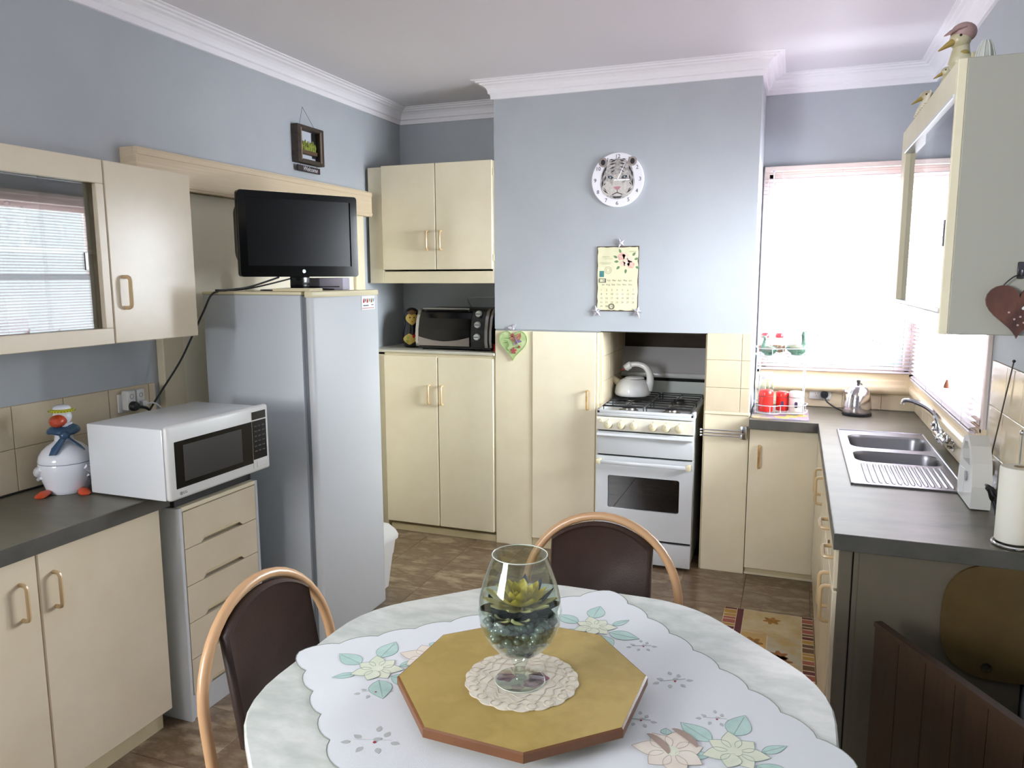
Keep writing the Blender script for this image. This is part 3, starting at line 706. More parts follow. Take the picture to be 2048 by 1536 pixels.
# ------------------------------------------------------------------ television on the refrigerator
TD = Vector((.5, .8660254, 0)); TN = Vector((.8660254, -.5, 0))
tvc = Vector((-2.168, 3.006, FZ))
tv = thing('television', 'small black flat television turned towards the room on the refrigerator', 'television', tvc, radians(60))
# local frame: x along the screen, -y towards the viewer
P('casing', M_black, tv, lambda b: b.box(-.287, .287, -.006, .030, .064, .440, .012, 3), True, True)
P('bezel', M_black, tv, lambda b: b.prism(rrect(-.288, .288, .063, .441, .014, 4), .012, (0, -.006, 0), (1, 0, 0), (0, 0, 1), holes=[[(-.253, .112), (.253, .112), (.253, .412), (-.253, .412)]]), False, True)
P('screen', M_screen, tv, lambda b: b.box(-.255, .255, -.012, -.006, .110, .414), False, True)
P('back_cover', M_blackm, tv, lambda b: b.ring_loft([[(x, y, z) for x, z in rrect(x0, x1, z0, z1, .04)] for y, x0, x1, z0, z1 in ((.028, -.278, .25, .085, .42), (.075, -.276, .22, .13, .385), (.100, -.262, .20, .15, .37), (.112, -.20, .15, .18, .34))]), True, True)
P('logo_button', mat('silver_badge', 'c9ced4', .25, .9), tv, lambda b: b.lathe([(.0085, -.0145), (.0085, -.020), (0, -.0205)], (.005, 0, .088), 16, axis='y', M=Matrix.Diagonal((1, 1, 1))) if False else b.prism(circ(.006, .088, .0085, 18), .003, (0, -.0175, 0), (1, 0, 0), (0, 0, 1)), False, True)
P('neck', M_black, tv, lambda b: b.box(-.045, .045, .004, .03, .012, .08, .006, 2), True, True)
P('stand_base', M_black, tv, lambda b: b.ring_loft([[(x, y+.03, 0) for x, y in circ(0, 0, .185, 32, .10)], [(x, y+.03, .006) for x, y in circ(0, 0, .183, 32, .098)], [(x, y+.03, .014) for x, y in circ(0, 0, .06, 32, .04)]]), True, True)
bx_ = tag(MB().box(-2.30, -2.02, 3.125, 3.185, FZ+.0005, FZ+.058, .004, 2).build('set_top_box', mat('lilac_grey_plastic', 'b0adbd', .4), None, True), 'lilac-grey set-top box behind the television stand', 'box')
P('vent_strip', M_blackm, bx_, lambda b: b.box(-2.28, -2.04, 3.1235, 3.1255, FZ+.014, FZ+.018))
bk = tag(MB().box(-2.072, -1.885, 2.668, 2.76, FZ+.0015, FZ+.0145, .002).build('thin_cream_case', M_ivory, None), 'thin cream case lying at the front of the refrigerator top', 'case')
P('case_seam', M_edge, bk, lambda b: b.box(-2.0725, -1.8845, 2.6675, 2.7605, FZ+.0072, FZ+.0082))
cord = smoothpath([(-2.235, 2.93, 1.665), (-2.30, 2.80, 1.622), (-2.335, 2.70, 1.610), (-2.365, 2.640, 1.594), (-2.395, 2.615, 1.52), (-2.42, 2.57, 1.42), (-2.45, 2.52, 1.31), (-2.505, 2.455, 1.18), (-2.53, 2.40, 1.09), (-2.54, 2.36, .99)], 6)
tag(MB().tube(cord, .0042, 6).build('power_lead', M_blackm, None, True), 'black power cord hanging from the television down behind the microwave', 'cord')
cord2 = smoothpath([(-2.20, 2.99, 1.662), (-2.27, 2.86, 1.628), (-2.33, 2.78, 1.611), (-2.39, 2.74, 1.609), (-2.42, 2.72, 1.609)], 6)
tag(MB().tube(cord2, .0036, 6).build('aerial_lead', M_blackm, None, True), 'short black aerial lead lying on the refrigerator top', 'cord')

# ------------------------------------------------------------------ microwave
mw = thing('microwave_oven', 'white microwave oven with a dark window, jutting past the end of the worktop', 'microwave', (-2.1, 2.19, .901))
MX0, MX1, MY0, MY1, MZ0, MZ1 = -2.315, -1.975, 1.925, 2.447, .908, 1.158
P('casing', M_white, mw, lambda b: b.box(MX0, MX1, MY0+.004, MY1-.004, MZ0, MZ1, .005, 2), True)
fp = P('front_panel', M_whitep, mw, lambda b: b.box(MX1+.002, -1.948, MY0, MY1, MZ0+.001, 1.168, .016, 3), True)
P('door_glass', M_black, fp, lambda b: b.box(-1.949, -1.9465, 1.952, 2.345, .948, 1.112, .001))
P('inner_mesh', mat('mesh_dark_brown', '1c1a18', .35), fp, lambda b: b.box(-1.9468, -1.9460, 1.990, 2.285, .968, 1.095))
P('control_panel', M_black, fp, lambda b: b.box(-1.949, -1.9465, 2.348, 2.428, .960, 1.112, .001))
P('display', mat('display_black', '050607', .1), fp, lambda b: b.box(-1.949, -1.9463, 2.348, 2.428, 1.117, 1.148, .001))
M_key = mat('key_print_grey', '2a2d32', .5)
for r in range(6):
    P('key_legend', M_key, fp, lambda b: [b.box(-1.9466, -1.9461, 2.356+c*.023, 2.356+c*.023+.015, 1.088-r*.0195, 1.093-r*.0195) for c in range(3)])
P('door_button', M_whitep, fp, lambda b: b.box(-1.9485, -1.9465, 2.366, 2.425, .928, .952, .001))
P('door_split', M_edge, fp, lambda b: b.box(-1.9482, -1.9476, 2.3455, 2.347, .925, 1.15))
lg = P('logo', mat('logo_grey', '7a7c80', .4), fp, lambda b: b.prism(circ(0, 0, .0062, 18), .0008, (-1.9479, 1.972, .930), (0, 1, 0), (0, 0, 1)))
text('logo_lettering', 'LG', .0145, MATS['logo_grey'], fp, (-1.9474, 1.990, .930), (0, 1, 0), (0, 0, 1))
for x, y in ((-2.28, 1.97), (-2.12, 1.97), (-2.12, 2.40), (-2.28, 2.40)):
    P('foot', M_blackm, mw, lambda b: b.lathe([(.014, .9015), (.014, .909)], (x, y, 0), 8))
tag(P('added_gap_block', M_blackm, None, lambda b: b.box(-2.42, -2.085, 2.07, 2.49, .8345, .9012, .003)), 'added black block filling the shadow gap between the drawer chest and the microwave', 'board')  # block added under the microwave, its black stands for the shadow there

# ------------------------------------------------------------------ gas cooker
st = thing('gas_cooker', 'white upright gas cooker with six knobs standing in the chimney recess', 'cooker', (-.77, 4.53, 0))
CX0, CX1, CY0, CY1 = -1.044, -.494, 4.200, 4.90
P('body', M_white, st, lambda b: b.box(CX0+.004, CX1-.004, CY0+.03, CY1-.02, .03, .872, .003))
P('plinth', M_blackm, st, lambda b: b.box(CX0+.02, CX1-.02, CY0+.05, CY1-.04, 0, .03))
def hob(b):
    b.box(CX0, CX1, CY0, CY1-.03, .872, .892, .004, 2)
    for (x0, x1, y0, y1) in ((CX0, CX1, CY0, CY0+.022), (CX0, CX0+.022, CY0, CY1-.03), (CX1-.022, CX1, CY0, CY1-.03), (CX0, CX1, CY1-.055, CY1-.03)):
        b.box(x0, x1, y0, y1, .885, .909, .006, 2)
P('hob', M_white, st, hob, True)
cp = P('control_panel', mat('cream_white_enamel', 'e5e1d2', .28), st, lambda b: b.ring_loft([[(x, y, z) for y, z in ((CY0+.04, .868), (CY0+.008, .868), (CY0, .860), (CY0-.004, .795), (CY0+.01, .789), (CY0+.04, .789))] for x in (CX0, CX1)]))
for i, x in enumerate((-.976, -.902, -.830, -.720, -.646, -.574)):
    k = P('knob', M_ivory, cp, lambda b: b.lathe([(.0235, .003), (.0235, .006), (.021, .010), (.020, .024), (.016, .027), (0, .027)], (x, CY0-.001, .824), 20, axis='y'), True)
    P('pointer', M_edge, k, lambda b: b.box(x-.001, x+.001, CY0-.0292, CY0-.0275, .830, .842))
    P('gas_mark', M_edge, cp, lambda b: b.box(x-.0015, x+.0015, CY0-.0030, CY0-.0015, .852, .856))
P('ignition_button', M_ivory, cp, lambda b: b.lathe([(.013, .002), (.013, .005), (.010, .007), (.009, .012), (0, .012)], (-1.018, CY0-.001, .846), 16, axis='y'), True)
gdoor = P('grill_door', M_white, st, lambda b: b.box(CX0, CX1, CY0, CY0+.03, .650, .783, .004, 2), True)
P('grill_lip', M_white, gdoor, lambda b: b.ring_loft([[(x, y, z) for y, z in ((CY0+.002, .780), (CY0-.020, .776), (CY0-.024, .764), (CY0-.018, .756), (CY0+.002, .762))] for x in (CX0+.006, CX1-.006)]))
od = P('oven_door', M_white, st, lambda b: b.prism([(CX0, .166), (CX1, .166), (CX1, .640), (CX0, .640)], .03, (0, CY0, 0), (1, 0, 0), (0, 0, 1), holes=[rrect(-.975, -.565, .333, .528, .012, 3)]) if False else b.prism([(CX0, .166), (CX1, .166), (CX1, .640), (CX0, .640)], .03, (0, CY0+.03, 0), (1, 0, 0), (0, 0, 1), holes=[rrect(-.975, -.565, .333, .528, .012, 3)]))
P('oven_glass', glassy('oven_glass', '565350', 1.5, .02), od, lambda b: b.box(-.985, -.555, CY0+.012, CY0+.016, .325, .536))
oh = P('handle', M_white, od, lambda b: b.box(CX0+.012, CX1-.012, CY0-.042, CY0-.022, .600, .622, .007, 2), True)
[P('handle_end', M_ivory, oh, lambda b: b.box(x0, x0+.026, CY0-.043, CY0, .597, .625, .004, 2), True) for x0 in (CX0+.008, CX1-.034)]
P('oven_cavity', mat('oven_black', '121110', .5), st, lambda b: (b.box(-1.0, -.54, 4.56, 4.565, .29, .56), b.box(-1.0, -.995, 4.232, 4.56, .29, .56), b.box(-.545, -.54, 4.232, 4.56, .29, .56), b.box(-1.0, -.54, 4.232, 4.56, .285, .29), b.box(-1.0, -.54, 4.232, 4.56, .56, .565)))
for z in (.455, .352):
    P('oven_rack', M_chrome, st, lambda b: (b.tube([(-.985, 4.26, z), (-.555, 4.26, z)], .0028, 6), b.tube([(-.985, 4.50, z), (-.555, 4.50, z)], .0028, 6), [b.tube([(x, 4.26, z+.003), (x, 4.50, z+.003)], .002, 5) for x in [-.96+.042*i for i in range(10)]]), True)
P('door_light', M_glass, st, lambda b: b.ball((-.572, 4.30, .36), (.012, .02, .03), 10, 6), True)
dr = P('storage_drawer', M_white, st, lambda b: b.box(CX0, CX1, CY0, CY0+.03, .018, .150, .004, 2), True)
[boxp('shadow_gap', M_dark, st, CX0+.006, CX1-.006, CY0+.02, CY0+.034, z0, z1, 0) for z0, z1 in ((.150, .166), (.640, .650), (.783, .790))]  # black strips drawn as shadow between the cooker fronts
# splashback and folded-back lid
P('splash_panel', mat('splash_pale_enamel', 'd9e2df', .25), st, lambda b: b.box(CX0+.012, CX1-.012, 4.872, 4.886, .905, 1.000, .003))
P('splash_rail', M_white, st, lambda b: b.box(CX0-.004, CX1+.006, 4.835, 4.895, 1.022, 1.058, .012, 3), True)
P('rail_gap', M_dark, st, lambda b: b.box(CX0+.012, CX1-.012, 4.868, 4.885, 1.000, 1.024))  # dark bar in place of the shade below the splash rail
P('raised_lid', mat('lid_grey_white', 'c3c3c7', .3), st, lambda b: b.ring_loft([[(x, y, z) for y, z in ((4.846, 1.058), (4.860, 1.058), (4.935, 1.208), (4.921, 1.212))] for x in (CX0-.006, CX1+.008)]))
M_iron = mat('trivet_black_iron', '15161a', .35)
burn = ((-.880, 4.30), (-.634, 4.30), (-.640, 4.64), (-.930, 4.62))
for i, (x, y) in enumerate(burn):
    r = .034 if i else .040
    bn = P('burner', mat('burner_alloy', '8b8680', .35, .9), st, lambda b: b.lathe([(r+.016, .8925), (r+.014, .899), (r+.002, .903), (r, .913), (0, .913)], (x, y, 0), 20), True)
    P('burner_cap', M_iron, bn, lambda b: b.lathe([(r-.003, .913), (r+.002, .916), (r-.004, .922), (0, .924)], (x, y, 0), 20), True)
for x0, x1, cs in ((-1.012, -.782, ((-.880, 4.30), (-.930, 4.62))), (-.764, -.516, ((-.634, 4.30), (-.640, 4.64)))):
    def trv(b):
        z = .931; r = .0032
        y0, y1 = 4.228, 4.80
        b.tube([(x0, y0, z), (x1, y0, z), (x1, y1, z), (x0, y1, z)], r, 6, closed=True)
        for y in (y0+.006, 4.47, y1-.006):
            for x in (x0, x1): b.tube([(x, y, z), (x, y, .892)], r, 6)
        b.tube([(x0, 4.47, z), (x1, 4.47, z)], r, 6)
        for cx, cy_ in cs:
            for (ax, ay) in ((x0, cy_), (x1, cy_), (cx, (y0 if cy_ < 4.47 else 4.47)), (cx, (4.47 if cy_ < 4.47 else y1))):
                d = Vector((cx-ax, cy_-ay, 0)); L_ = d.length; d.normalize()
                b.tube([(ax, ay, z), (ax+d.x*(L_-.016), ay+d.y*(L_-.016), z+.001)], r, 6)
            b.tube([(x0, cy_-.10, z), (x1, cy_-.10, z)], r*.9, 6); b.tube([(x0, cy_+.09, z), (x1, cy_+.09, z)], r*.9, 6)
    P('trivet', M_iron, st, trv, True)

# goose kettle on the hob
kt = thing('whistling_kettle', 'white enamel goose kettle with a curved neck handle on the back left burner', 'kettle', (-.925, 4.63, .935))
M_kw = mat('kettle_white', 'eceff2', .12, coat=.3)
KX, KY, KZ = -.925, 4.63, .9352
P('body', M_kw, kt, lambda b: b.lathe([(.0, 0), (.100, 0), (.108, .006), (.112, .020), (.108, .045), (.098, .072), (.078, .094), (.062, .101), (.060, .104), (0, .104)], (KX, KY, KZ), 32), True)
P('lid', M_kw, kt, lambda b: b.lathe([(.061, .104), (.061, .108), (.052, .114), (.030, .118), (0, .119)], (KX+.01, KY, KZ), 28), True)
P('rim_line', M_blackm, kt, lambda b: b.lathe([(.0625, .1025), (.0625, .105), (.060, .105), (.060, .1025)], (KX+.01, KY, KZ), 28))
neck = smoothpath([(KX+.098, KY, KZ+.035), (KX+.108, KY, KZ+.095), (KX+.100, KY, KZ+.145), (KX+.072, KY, KZ+.180), (KX+.030, KY, KZ+.193), (KX-.010, KY, KZ+.190), (KX-.034, KY, KZ+.176), (KX-.052, KY, KZ+.160)], 5)
n_ = len(neck); rad = [(.026-.010*min(i/(n_*.5), 1) + (.007 if n_*.70 < i < n_*.93 else 0) - (.010*max(0, (i-n_*.93)/(n_*.07)))) for i in range(n_)]
P('neck_handle', M_kw, kt, lambda b: b.loft(neck, [max(r, .006) for r in rad], 14), True)
P('beak', mat('coral_enamel', 'c8574a', .3), kt, lambda b: b.loft([(KX-.044, KY, KZ+.166), (KX-.062, KY, KZ+.158), (KX-.080, KY, KZ+.150)], [(.010, .009), (.010, .006), (.003, .002)], 10), True)
P('eye', M_blackm, kt, lambda b: b.ball((KX-.026, KY-.0185, KZ+.182), .0042, 8, 6), True)
P('spout', mat('cream_enamel', 'ddd2ae', .3), kt, lambda b: (b.tube([(KX-.085, KY, KZ+.070), (KX-.115, KY, KZ+.095), (KX-.128, KY, KZ+.105)], [.024, .017, .013], 12), b.tube([(KX-.122, KY, KZ+.112), (KX-.140, KY, KZ+.130)], [.010, .004], 8)), True)

# ------------------------------------------------------------------ toaster oven and doll on the alcove shelf
to = thing('toaster_oven', 'black and silver toaster oven with three round knobs on the alcove shelf', 'toaster oven', (-2.05, 4.52, 1.203))
TX0, TX1, TZ = -2.285, -1.760, 1.2035
sec = [(4.372, .022), (4.362, .06), (4.366, .13), (4.385, .20), (4.412, .245), (4.44, .262), (4.70, .262), (4.70, .022)]
P('shell', mat('toaster_black_shell', '1b1b1e', .3), to, lambda b: b.ring_loft([[(x, y, TZ+z) for y, z in sec] for x in (TX0+.012, TX1-.012)]))
fs = sec[:6]
def band(b, x0, x1, off, zr=(0, 99)):
    pr_ = [(y-off, z) for y, z in fs]; b.ring_loft([[(x, y, TZ+z) for y, z in pr_] + [(x, y+off+.004, TZ+z) for y, z in pr_[::-1]] for x in (x0, x1)])
[P('side_band', mat('toaster_silver', 'a9a6a6', .25, .8), to, lambda b: band(b, x0, x1, o_), True) for x0, x1, o_ in ((TX0, TX0+.020, .010), (-1.805, -1.785, .010), (TX1-.014, TX1, .006))]
def tdoor(b):
    dz = [(y-.006, z) for y, z in fs[:5]]
    b.ring_loft([[(x, y, TZ+z) for y, z in dz] + [(x, y+.005, TZ+z) for y, z in dz[::-1]] for x in (TX0+.022, -1.905)])
td = P('oven_door', M_black, to, tdoor)
def smile(b):
    pts = [(TX0+.024, .028), (-1.907, .028), (-1.907, .085)] + [(-1.907 - (TX0+.024+1.907)*-1*0 + (-(1-0)*0), .085)]
    W_ = (-1.907) - (TX0+.024); top = [(-1.907 - W_*t, .085 - .028*sin(pi*t)) for t in [i/12 for i in range(13)]]
    b.prism([(TX0+.024, .028), (-1.907, .028)] + top, .004, (0, 4.353, TZ), (1, 0, 0), (0, 0, 1))
P('lower_door_panel', mat('brushed_taupe_steel', '8a8280', .35, .7), td, smile)
P('door_handle', M_steel, td, lambda b: (b.tube([(TX0+.04, 4.392, TZ+.262), (-1.92, 4.392, TZ+.262)], .006, 8), b.tube([(TX0+.05, 4.392, TZ+.262), (TX0+.05, 4.41, TZ+.245)], .004, 6), b.tube([(-1.93, 4.392, TZ+.262), (-1.93, 4.41, TZ+.245)], .004, 6)), True)
cpn = P('control_panel', mat('toaster_panel', '2c2d31', .3), to, lambda b: b.ring_loft([[(x, y-.006, TZ+z) for y, z in fs[:5]] + [(x, y, TZ+z) for y, z in fs[:5][::-1]] for x in (-1.898, -1.808)]))
for z, y in ((.232, 4.394), (.165, 4.372), (.090, 4.358)):
    k = P('knob', mat('knob_pale_grey', 'c9d0cf', .3), cpn, lambda b: b.lathe([(.021, .0), (.021, .004), (.018, .018), (0, .019)], (-1.853, y-.006, TZ+z), 18, axis='y'), True)
    P('pointer', M_blackm, k, lambda b: b.box(-1.868, -1.838, y-.0262, y-.0245, TZ+z-.002, TZ+z+.002))
P('base_strip', M_blackm, to, lambda b: b.box(TX0+.01, TX1-.01, 4.372, 4.69, TZ+.008, TZ+.026, .002))
P('foot', M_blackm, to, lambda b: [b.lathe([(.012, 0), (.012, .01)], (x, y, TZ), 8) for x in (TX0+.04, TX1-.04) for y in (4.40, 4.66)])
P('wire_rack', M_steel, to, lambda b: (b.tube(smoothpath([(-2.03, 4.68, TZ+.262), (-2.05, 4.66, TZ+.31), (-2.03, 4.66, TZ+.325), (-1.86, 4.66, TZ+.325), (-1.84, 4.66, TZ+.31), (-1.86, 4.68, TZ+.262)], 5), .003, 6),), True)
rp = tag(P('red_tin', M_red, None, lambda b: b.lathe([(.024, 0), (.026, .003), (.026, .043), (.024, .046), (0, .046)], (-1.735, 4.40, 1.2035), 16), True), 'small red tin at the end of the alcove shelf beside the toaster oven', 'tin')
P('lid_ring', mat('dark_red', '8f1f25', .3), rp, lambda b: b.lathe([(.0265, .036), (.0265, .041), (.0255, .041), (.0255, .036)], (-1.735, 4.40, 1.2035), 16))

dl = thing('nesting_doll', 'dark painted wooden nesting doll with a yellow face and apron on the shelf', 'doll', (-2.39, 4.50, 1.203))
DZ = 1.2035
M_dollb = mat('doll_black_lacquer', '17141a', .15); M_dolly = mat('doll_yellow', 'd8b75c', .2)
dp = [(.045, 0), (.056, .006), (.064, .05), (.062, .09), (.050, .135), (.046, .15), (.050, .185), (.050, .215), (.040, .245), (.020, .259), (0, .262)]
P('body', M_dollb, dl, lambda b: b.lathe(dp, (-2.385, 4.50, DZ), 26), True)
def patch(b, th0, th1, z0, z1, off, n=8, shape='e'):
    def rad(z):
        for (r0, a), (r1, c) in zip(dp, dp[1:]):
            if a <= z <= c: return r0 + (r1-r0)*((z-a)/(c-a) if c > a else 0)
        return .02
    V = []; F = []; rows = 9
    for j in range(rows):
        t = j/(rows-1); z = z0+(z1-z0)*t; w = sin(pi*min(max(t, .03), .97)) if shape == 'e' else 1
        for i in range(n+1):
            s = -1 + 2*i/n; th = (th0+th1)/2 + (th1-th0)/2*s*w; r = rad(z)+off
            V.append((-2.385 + r*cos(th), 4.50 + r*sin(th), DZ+z))
    for j in range(rows-1):
        for i in range(n): a = j*(n+1)+i; F.append((a, a+1, a+n+2, a+n+1))
    b.add(V, F)
face_a = radians(-62)
P('face', M_dolly, dl, lambda b: patch(b, face_a-.95, face_a+.95, .148, .236, .0012), True)
P('hair_band', mat('doll_hair_brown', '6b4a2c', .3), dl, lambda b: patch(b, face_a-.7, face_a+.7, .215, .248, .0018), True)
P('eyes', M_dollb, dl, lambda b: (patch(b, face_a-.35, face_a-.18, .193, .202, .002), patch(b, face_a+.18, face_a+.35, .193, .202, .002)), True)
P('mouth', M_red, dl, lambda b: patch(b, face_a-.10, face_a+.10, .168, .175, .002), True)
P('apron', M_dolly, dl, lambda b: patch(b, face_a-1.15, face_a+.5, .02, .092, .0012), True)
P('flower', M_red, dl, lambda b: [patch(b, face_a+.25+da, face_a+.55+da, z, z+.026, .002) for da, z in ((0, .078), (-.25, .062), (.22, .055), (0, .045))], True)
P('leaf', mat('doll_leaf', '9aa83a', .3), dl, lambda b: [patch(b, face_a-.75+da, face_a-.35+da, z, z+.024, .002) for da, z in ((0, .03), (.1, .055))], True)
# ------------------------------------------------------------------ table, cloth and centrepiece
TCX, TCY, TZ0 = -.485, 1.475, .75
def octagon(r, rc, z, n=5, a0=pi/8, c=(TCX, TCY)):
    pts = [Vector((c[0]+r*cos(a0+k*pi/4), c[1]+r*sin(a0+k*pi/4))) for k in range(8)]; out = []
    if rc <= 0: return [(p.x, p.y, z) for p in pts]
    for k in range(8):
        p, a, b = pts[k], pts[k-1], pts[(k+1) % 8]
        u, v = (a-p).normalized()*rc, (b-p).normalized()*rc
        for i in range(n+1):
            t = i/n; q = (p+u)*(1-t)**2 + p*2*t*(1-t) + (p+v)*t*t
            out.append((q.x, q.y, z))
    return out
tb = thing('dining_table', 'octagonal dining table with a pale marbled top and rounded corners', 'table', (TCX, TCY, 0))
P('tabletop', M_table, tb, lambda b: b.ring_loft([octagon(.648, .13, .718), octagon(.655, .13, .724), octagon(.655, .13, .744), octagon(.650, .13, TZ0)]))
P('pedestal', M_tan, tb, lambda b: b.lathe([(.045, .04), (.045, .70), (.18, .717)], (TCX, TCY, 0), 20), True)
for k in range(4):
    a = k*pi/2
    P('foot_arm', M_tan, tb, lambda b: b.tube([(TCX, TCY, .10), (TCX+.2*cos(a), TCY+.2*sin(a), .06), (TCX+.38*cos(a), TCY+.38*sin(a), .022)], [.03, .026, .022], 10), True)

# square cloth laid cornerwise, scalloped hem
CCX, CCY, HS = -.478, 1.455, .457
def hemline(inset, amp, n=9, sub=6):
    out = []; h = HS-inset
    cor = [(-h, -h), (h, -h), (h, h), (-h, h)]
    for k in range(4):
        a, b = Vector(cor[k]), Vector(cor[(k+1) % 4]); d = (b-a); nn = Vector((d.y, -d.x)).normalized()
        for i in range(n*sub):
            t = i/(n*sub); s = abs(sin(pi*t*n))**.7
            q = a + d*t + nn*amp*s; out.append((q.x, q.y))
    return out
ca, sa = cos(radians(44.5)), sin(radians(44.5))
def cl(p, z=0.0): return (CCX + p[0]*ca - p[1]*sa, CCY + p[0]*sa + p[1]*ca, z)
def clw(p): return (CCX + p[0]*ca - p[1]*sa, CCY + p[0]*sa + p[1]*ca)
M_hem = mat('hem_grey_green', '7d8478', .9)
cth = tag(P('tablecloth', M_cloth, None, lambda b: b.prism([clw(p) for p in hemline(.014, .014)], .0016, (0, 0, TZ0+.0004))), 'white scalloped cloth with embroidered flowers laid cornerwise on the table', 'tablecloth')
P('stitched_hem', M_hem, cth, lambda b: b.tube([cl(p, TZ0+.0016) for p in hemline(.014, .014)], .0012, 5, closed=True))
CZ = TZ0+.0021
M_leafm = mat('applique_leaf_green', 'b9d3cb', .85, vary='a9c7bf', scale=25, bump=.2, bscale=700)
M_petal = mat('applique_petal_cream', 'dfe0cb', .85, vary='d3d8c2', scale=25, bump=.2, bscale=700)
M_petalp = mat('applique_petal_peach', 'e3dbcf', .85, vary='ddd0c2', scale=25)
M_stitch = mat('stitch_grey', '8a9a93', .9); M_stitch2 = mat('stitch_taupe', 'a59a90', .9)
def leafshape(L, W, n=9):
    up_ = [(L*i/n, W*sin(pi*(i/n)**.8)) for i in range(n+1)]
    return up_ + [(x, -y) for x, y in up_[-2:0:-1]]
def place(pts, x, y, a):
    c, s = cos(a), sin(a); return [(x+p[0]*c-p[1]*s, y+p[0]*s+p[1]*c) for p in pts]
def applique(name, m, st_m, pts, z, veins=None):
    o = P(name, m, cth, lambda b: b.prism(pts, .0006, (0, 0, z)))
    def stt(b):
        b.tube([(p[0], p[1], z+.0006) for p in pts], .0005, 4, closed=True)
        for v in (veins or []): b.tube([(p[0], p[1], z+.0007) for p in v], .0004, 4)
    P('stitching', st_m, o, stt)
def flower_spray(x, y, a, s, leaves, rp, peach=False):
    c, sn = cos(a), sin(a)
    def T(px, py): return (x + s*(px*c-py*sn), y + s*(px*sn+py*c))
    for (lx, ly, la, L, W) in leaves:
        q = T(lx, ly); pts = place(leafshape(L*s, W*s), q[0], q[1], a+la)
        tipp = place([(0, 0), (L*s*.9, 0)], q[0], q[1], a+la)
        applique('embroidered_leaf', M_leafm, M_stitch, pts, CZ, [tipp])
    for k in range(7):
        th = 2*pi*k/7 + .2; q = T(.008*cos(th), .008*sin(th))
        pts = place(leafshape(rp*s*(1 if k % 2 else .82), rp*s*.34), q[0], q[1], a+th)
        applique('embroidered_petal', M_petalp if peach else M_petal, M_stitch2 if peach else M_stitch, pts, CZ+.0007+.0001*k)
    o = P('embroidered_centre', M_petal, cth, lambda b: b.prism(circ(x, y, .014*s, 14), .0006, (0, 0, CZ+.0016)))
LV = ((.045, .02, .75, .085, .026), (.05, -.01, -.15, .08, .026), (-.05, .02, 2.4, .085, .026), (-.04, -.03, 3.6, .08, .024), (.01, .05, 1.75, .06, .012), (.0, -.05, -1.7, .055, .012))
flower_spray(-.880, 1.452, radians(-45), 1.0, LV, .055)
flower_spray(-.455, 1.838, radians(-48), .95, LV, .055)
flower_spray(-.070, 1.415, radians(-60), 1.0, LV, .058)
flower_spray(-.46, 1.0, radians(140), 1.0, LV, .058)
flower_spray(-.185, 1.375, radians(20), 1.1, ((.0, .05, 1.4, .02, .01),), .062, True)
flower_spray(-.790, 1.545, radians(20), 1.1, ((.0, .05, 1.4, .02, .01),), .062, True)
for cx, cy_, a in ((-.215, 1.388, .2), (-.168, 1.425, .3)):   # cut-work openings in the peach flower
    P('cutwork', mat('cutwork_taupe', 'a08c80', .9), cth, lambda b: b.prism(place([(.036*cos(t), .017*sin(t)) for t in [pi*i/10 for i in range(11)]], cx, cy_, a-1.0), .0005, (0, 0, CZ+.0024)))
def sprig(x, y, a, s):
    def fn(b):
        for (px, py, pa) in ((.0, .0, .3), (.018, .008, 1.3), (-.02, .004, 2.6), (.03, -.006, -.2), (-.034, -.006, 3.3), (.004, .022, 1.6), (.012, -.02, -1.2), (-.012, -.018, -2.0)):
            pts = place(leafshape(.016*s, .005*s, 5), x + s*(px*cos(a)-py*sin(a)), y + s*(px*sin(a)+py*cos(a)), a+pa)
            b.prism(pts, .0005, (0, 0, CZ), m=0)
        b.tube([(x-.03*s*cos(a), y-.03*s*sin(a), CZ+.0004), (x+.03*s*cos(a), y+.03*s*sin(a), CZ+.0004)], .0005, 4)
        b.prism(circ(x+.006*s, y-.004*s, .0028*s, 8), .0008, (0, 0, CZ), m=1)
    P('embroidered_sprig', [mat('sprig_grey', 'b3b5b4', .9), mat('french_knot_red', '9a3340', .8)], cth, fn)
for x, y, a, s in ((-.748, 1.208, .3, 1.25), (-.223, 1.642, .5, 1.0), (-.838, 1.368, .5, .9), (-.118, 1.520, .2, .8), (-.70, 1.60, .4, .8), (-.265, 1.462, .2, .8), (-.32, 1.78, .4, .8), (-.60, 1.72, .4, .8)):
    sprig(x, y, a, s)

# octagonal turntable
LSX, LSY = -.523, 1.463
ls = thing('lazy_susan', 'octagonal honey-coloured wooden turntable on the tablecloth', 'turntable', (LSX, LSY, CZ))
M_mdf = mat('honey_board', 'ad9452', .42, vary=['a58c4b', 'b59c5a'], scale=6, bump=.05, bscale=300)
M_mdfe = mat('stained_board_edge', '744a2a', .4, vary='683f22', scale=12)
a_ls = radians(20)
P('board', M_mdf, ls, lambda b: b.ring_loft([octagon(.266, 0, .7805, a0=a_ls, c=(LSX, LSY)), octagon(.270, 0, .7985, a0=a_ls, c=(LSX, LSY))]))
P('board_edge', M_mdfe, ls, lambda b: b.ring_loft([octagon(.2745, 0, .7785, a0=a_ls, c=(LSX, LSY)), octagon(.2745, 0, .7955, a0=a_ls, c=(LSX, LSY)), octagon(.2705, 0, .7988, a0=a_ls, c=(LSX, LSY)), octagon(.262, 0, .7788, a0=a_ls, c=(LSX, LSY))], closed=True, cap0=False, cap1=False))
P('swivel_base', M_mdfe, ls, lambda b: b.lathe([(.12, CZ+.0006), (.12, .772), (.09, .7795), (0, .7795)], (LSX, LSY, 0), 28))

